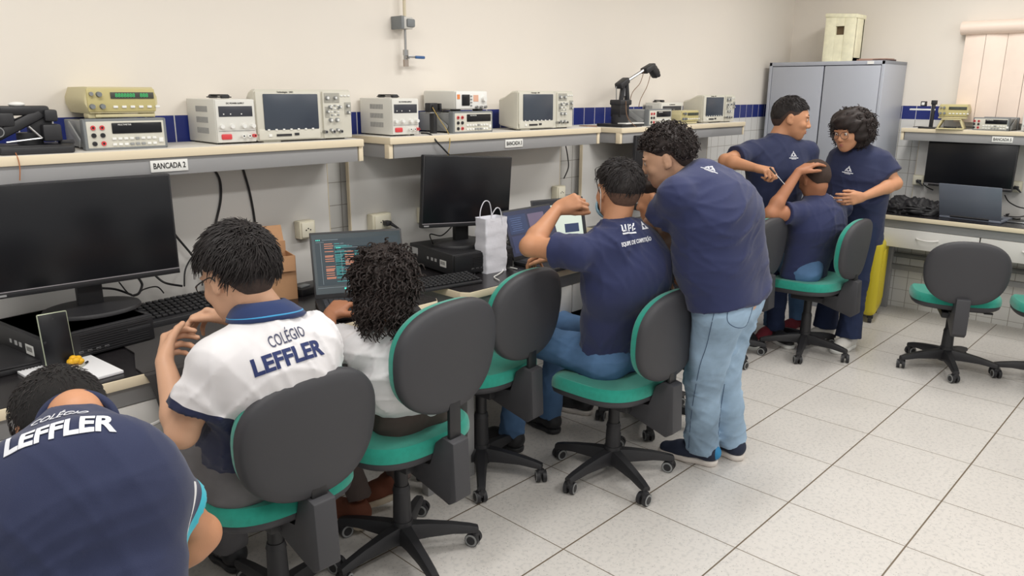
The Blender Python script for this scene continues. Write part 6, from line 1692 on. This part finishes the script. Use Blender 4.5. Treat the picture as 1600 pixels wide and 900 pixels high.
# ---------------- standing boy by the cabinet
def boy_back():
    neck = NV(PD(1218, 212, 4.78)); pel = NV(PD(1212, 372, 4.66)); pel = NV((neck[0] + .03, neck[1] + .02, neck[2] - .50)); chest = pel + (neck - pel) * .6 + Fr * -.015
    J = dict(pel=pel, neck=neck, chest=chest)
    J['shR'] = NV(PD(1172, 226, 4.74)); J['shL'] = NV(PD(1264, 226, 4.84))
    J['elR'] = NV(PD(1133, 251, 4.64)); J['wrR'] = NV(PD(1183, 263, 4.48))
    J['elL'] = J['shL'] + Rt * .04 - W_(0, 0, .26); J['wrL'] = J['elL'] - Fr * .05 - W_(0, 0, .24)
    f = unit(-Fr + Rt * .15); l = unit(np.cross(UP, f))
    for sd, sg in (('L', 1), ('R', -1)):
        J['hip' + sd] = pel + l * sg * .085; J['kn' + sd] = pel + l * sg * .10 - W_(0, 0, .40); J['an' + sd] = NV((J['kn' + sd][0], J['kn' + sd][1], .1))
    hc = NV(PD(1235, 187, 4.76))
    sh = dict(m=NAVY2, hem=.14, sleeve=.62, sw=1.2, infl=.02, wr=.006, seed=31)
    def hair(t, H, body):
        o = cap_hair('hair', t, H, HAIRM, th=.006, front=.070, back=-.035, noise_amp=.0012, seed=14, top=.004)
        b = B(); rnd = np.random.RandomState(19)
        hair_strands(b, H, HAIRM, 700, .020, .0018, rnd, lambda f_, l_, u_: u_ > np.interp(f_, (-.10, -.055, -.018, .1), (-.005, .005, .060, .085)), lift=.4, rx=(.0995, .0815, .0935), cen=(-.012, 0, .036)); b.build('hair_strands', o, nrm=False)
        cap_hair('hair_fade', o, H, mat('faded_dark_hair', (66, 50, 44), .9, namt=.2, nscale=120), th=.003, front=.055, back=-.062, noise_amp=.0006, seed=3, line=[(-.10, -.06), (-.05, -.048), (-.02, .016), (.035, .012), (.05, .045), (.1, .07)])
    t, H, body, so, J = person('standing boy in a navy team shirt holding a screwdriver in front of the grey cabinet', J, (hc, tuple(Rt * .88 - Fr * .32 - W_(0, 0, .18)), tuple(Rt * .12 + W_(0, 0, .98)), 1.10), SK2, sh,
        dict(m=DENIMD), dict(R=dict(d=NV(PD(1210, 268, 4.38)) - J['wrR'], palm=Fr * .4 - W_(0, 0, 1), side=Fr * .7 + Rt * .3 - W_(0, 0, .2), curl=(55, 58, 62, 66), thumb=(20, 40)), L=relaxed(-W_(0, 0, 1), -Rt, -Fr)), hair, w=1.06, neckr=.056, nshift=-.012)
    decal_px('team_print', emblem(0), PRINTW, so, (1240, 245), (1230, 245), (1250, 245))
    feet(t, J, f, l, BLACK, WHITE)
    settle(t, (pel[0], pel[1], 0))
    a = NV(PD(1203, 262, 4.37)); b_ = NV(PD(1219, 280, 4.34)); d = unit(b_ - a)
    s = thing('screwdriver', 'thin screwdriver held by the standing boy in front of the cabinet', 'screwdriver', Vector(a))
    B().cyl((0, 0, 0), Vector(d * .05), .006, BLACK, seg=10).build('handle', s); B().cyl(Vector(d * .05), Vector(d * .13), .0018, STEEL, seg=8).build('blade', s)
boy_back()
# ---------------- girl with the round hair
def girl_back():
    neck = NV(PD(1340, 226, 4.84)); pel = NV((neck[0] + .02, neck[1] - .02, neck[2] - .47)); chest = pel + (neck - pel) * .6
    J = dict(pel=pel, neck=neck, chest=chest)
    J['shR'] = NV(PD(1313, 236, 4.94)); J['shL'] = NV(PD(1380, 243, 4.78))
    J['elL'] = NV(PD(1399, 287, 4.76)); J['wrL'] = NV(PD(1348, 308, 4.64))
    J['elR'] = J['shR'] - Rt * .03 - W_(0, 0, .24); J['wrR'] = J['elR'] - Fr * .03 - W_(0, 0, .22)
    f = unit(-Rt * .75 - Fr * .5); l = unit(np.cross(UP, f))
    an = {'L': NV(PZ(1326, 522, .10)), 'R': NV(PZ(1290, 506, .10))}
    for sd, sg in (('L', 1), ('R', -1)):
        J['hip' + sd] = pel + l * sg * .085 - W_(0, 0, .03); J['an' + sd] = an[sd]; J['kn' + sd] = (J['hip' + sd] + an[sd]) / 2
    hc = NV(PD(1328, 207, 4.78))
    sh = dict(m=NAVY2, hem=.16, sleeve=.60, sw=1.25, infl=.02, wr=.006, seed=41)
    def hair(t, H, body):
        s = SDF(.006); s.ell(H.P(-.035, 0, .035), NV((.115, .125, .110)) * H.k, H.M, .02); s.ell(H.P(-.04, 0, -.02), NV((.10, .125, .09)) * H.k, H.M, .03); s.ell(H.P(.03, 0, .075), NV((.075, .09, .06)) * H.k, H.M, .03)
        s.sub(H.P(.130, 0, -.045), NV((.110, .085, .105)) * H.k, H.M, .02)
        rr = np.random.RandomState(3); Wv = [(unit(rr.randn(3)) * (70 + 90 * rr.rand()), rr.rand() * 6) for _ in range(6)]
        o = make('hair', s.mesh('hair', HAIRC, disp=lambda X, Y, Z: (.005 * sum(np.sin(np.stack([X, Y, Z], -1) @ q + p) for q, p in Wv) / 2).astype(np.float32)), t)
        b = B(); rnd = np.random.RandomState(23)
        curls(b, H, HAIRC, 650, rnd, lambda f_, l_, u_: not (f_ > .015 and u_ < .058) and u_ > -.11, .026, .006, 1.3, .0026, rx=(.122, .130, .125), cen=(-.03, 0, .020), down=.5)
        b.build('hair_curls', o, nrm=False)
    t, H, body, so, J = person('standing girl with round dark hair in a navy team shirt beside the grey cabinet', J, (hc, tuple(-Rt * .78 - Fr * .52 - W_(0, 0, .25)), tuple(-Rt * .22 - Fr * .1 + W_(0, 0, .95)), 1.02), SK2, sh,
        dict(m=DENIMD, r=(.092, .068, .066, .084)), dict(L=relaxed(-Rt * .9 - Fr * .3 - W_(0, 0, .1), Fr, W_(0, 0, 1), 20), R=relaxed(-W_(0, 0, 1), Rt, -Fr)), hair, w=1.05, chestw=.165, hipw=.16, belly=.015, nshift=-.008, headkw=dict(ears=False))
    decal_px('team_print', emblem(0), PRINTW, so, (1325, 268), (1317, 267), (1335, 270))
    g = B(); GM = mat('thin_metal_glasses', (120, 110, 104), .3, .6)
    for sg in (1, -1):
        ctr = H.P(.103, sg * .032, .010); ring = [Vector(ctr + (H.l * math.cos(a) * .026 + H.u * math.sin(a) * .022) * H.k) for a in [2 * PI * k / 16 for k in range(17)]]
        g.tube(ring, .0016, GM, 6, smooth=False)
    g.tube([Vector(H.P(.104, .008, .012)), Vector(H.P(.108, 0, .014)), Vector(H.P(.104, -.008, .012))], .0014, GM, 6)
    tag(g.build('glasses'), 'thin round glasses worn by the standing girl with round dark hair', 'glasses')
    for sd in 'LR':
        a = J['an' + sd]; ff = unit(f + l * (.1 if sd == 'L' else -.1)); h = NV((a[0], a[1], 0)) - ff * .08; shoe(t, h, h + ff * .26, UP, mat('white_leather', (222, 220, 214), .6), WHITE)
    settle(t, (pel[0], pel[1], 0))
girl_back()
# ---------------- seated boy holding his head
def boy_head():
    pel = W_(2.76, .34, .56); neck = NV(PD(1281, 306, 4.66)); chest = pel + (neck - pel) * .58 + W_(0, -.02, 0)
    J = dict(pel=pel, neck=neck, chest=chest)
    J['shL'] = NV(PD(1247, 322, 4.58)); J['shR'] = NV(PD(1318, 314, 4.82))
    J['elL'] = NV(PD(1203, 334, 4.50)); J['wrL'] = NV(PD(1248, 268, 4.54))
    J['elR'] = J['shR'] + W_(.03, .2, -.16); J['wrR'] = J['elR'] + W_(-.15, .15, .05)
    f, l = legs_seated(J, (-.55, 1, 0), pel, .42, foot_back=.08)
    J['anL'] = NV(PZ(1206, 505, .11)); J['anR'] = NV(PZ(1246, 494, .11)); J['knL'] = NV(reach(J['hipL'], 1212, 404, .40, False)); J['knR'] = NV(reach(J['hipR'], 1244, 402, .40, False))
    hc = NV(PD(1273, 281, 4.66))
    sh = dict(m=NAVY, hem=.06, sleeve=.50, sw=1.15, infl=.016, wr=.006, seed=51)
    def hair(t, H, body):
        cap_hair('hair', t, H, mat('shaved_hair', (58, 44, 38), .9, namt=.2, nscale=150), th=.003, front=.066, back=-.050, noise_amp=.0006, seed=3)
    t, H, body, so, J = person('seated boy in a navy team shirt with a hand on his shaved head', J, (hc, tuple(-Rt * .30 + Fr * .80 - W_(0, 0, .45)), tuple(-Rt * .15 + Fr * .42 + W_(0, 0, .88)), 1.02), SK3, sh, dict(m=JEANS2, seat=-.05),
        dict(L=dict(d=NV(PD(1284, 248, 4.58)) - J['wrL'], palm=-W_(0, 0, 1) + Fr * .2 + Rt * .2, side=-Fr * .9 - W_(0, 0, .6), curl=(14, 16, 18, 22), thumb=(38, 20)), R=relaxed(NV((-.4, .8, 0)), -W_(0, 0, 1), -Rt)), hair, w=1.05, chestw=.172)
    n = unit(-Fr * .7 + Rt * .55 + W_(0, 0, .35)); rt = unit(Fr * .8 + Rt * .6)
    decal_px('team_print', emblem(1), PRINTW, so, (1301, 308), (1296, 311), (1306, 304)); decal_px('team_print', emblem(2), PRINTW, so, (1311, 299), (1307, 302), (1315, 296))
    decal_px('lettering', text_mesh('EQUIPE DE COMPETIÇÃO', .020, .14, bold=.0006), PRINTW, so, (1314, 312), (1306, 319), (1322, 304))
    feet(t, J, unit(-Fr * .5 - Rt * .6), l, mat('dark_red_canvas', (116, 32, 46), .8), mat('pink_white_sole', (214, 190, 186), .6))
    settle(t, (pel[0], pel[1], 0))
boy_head()
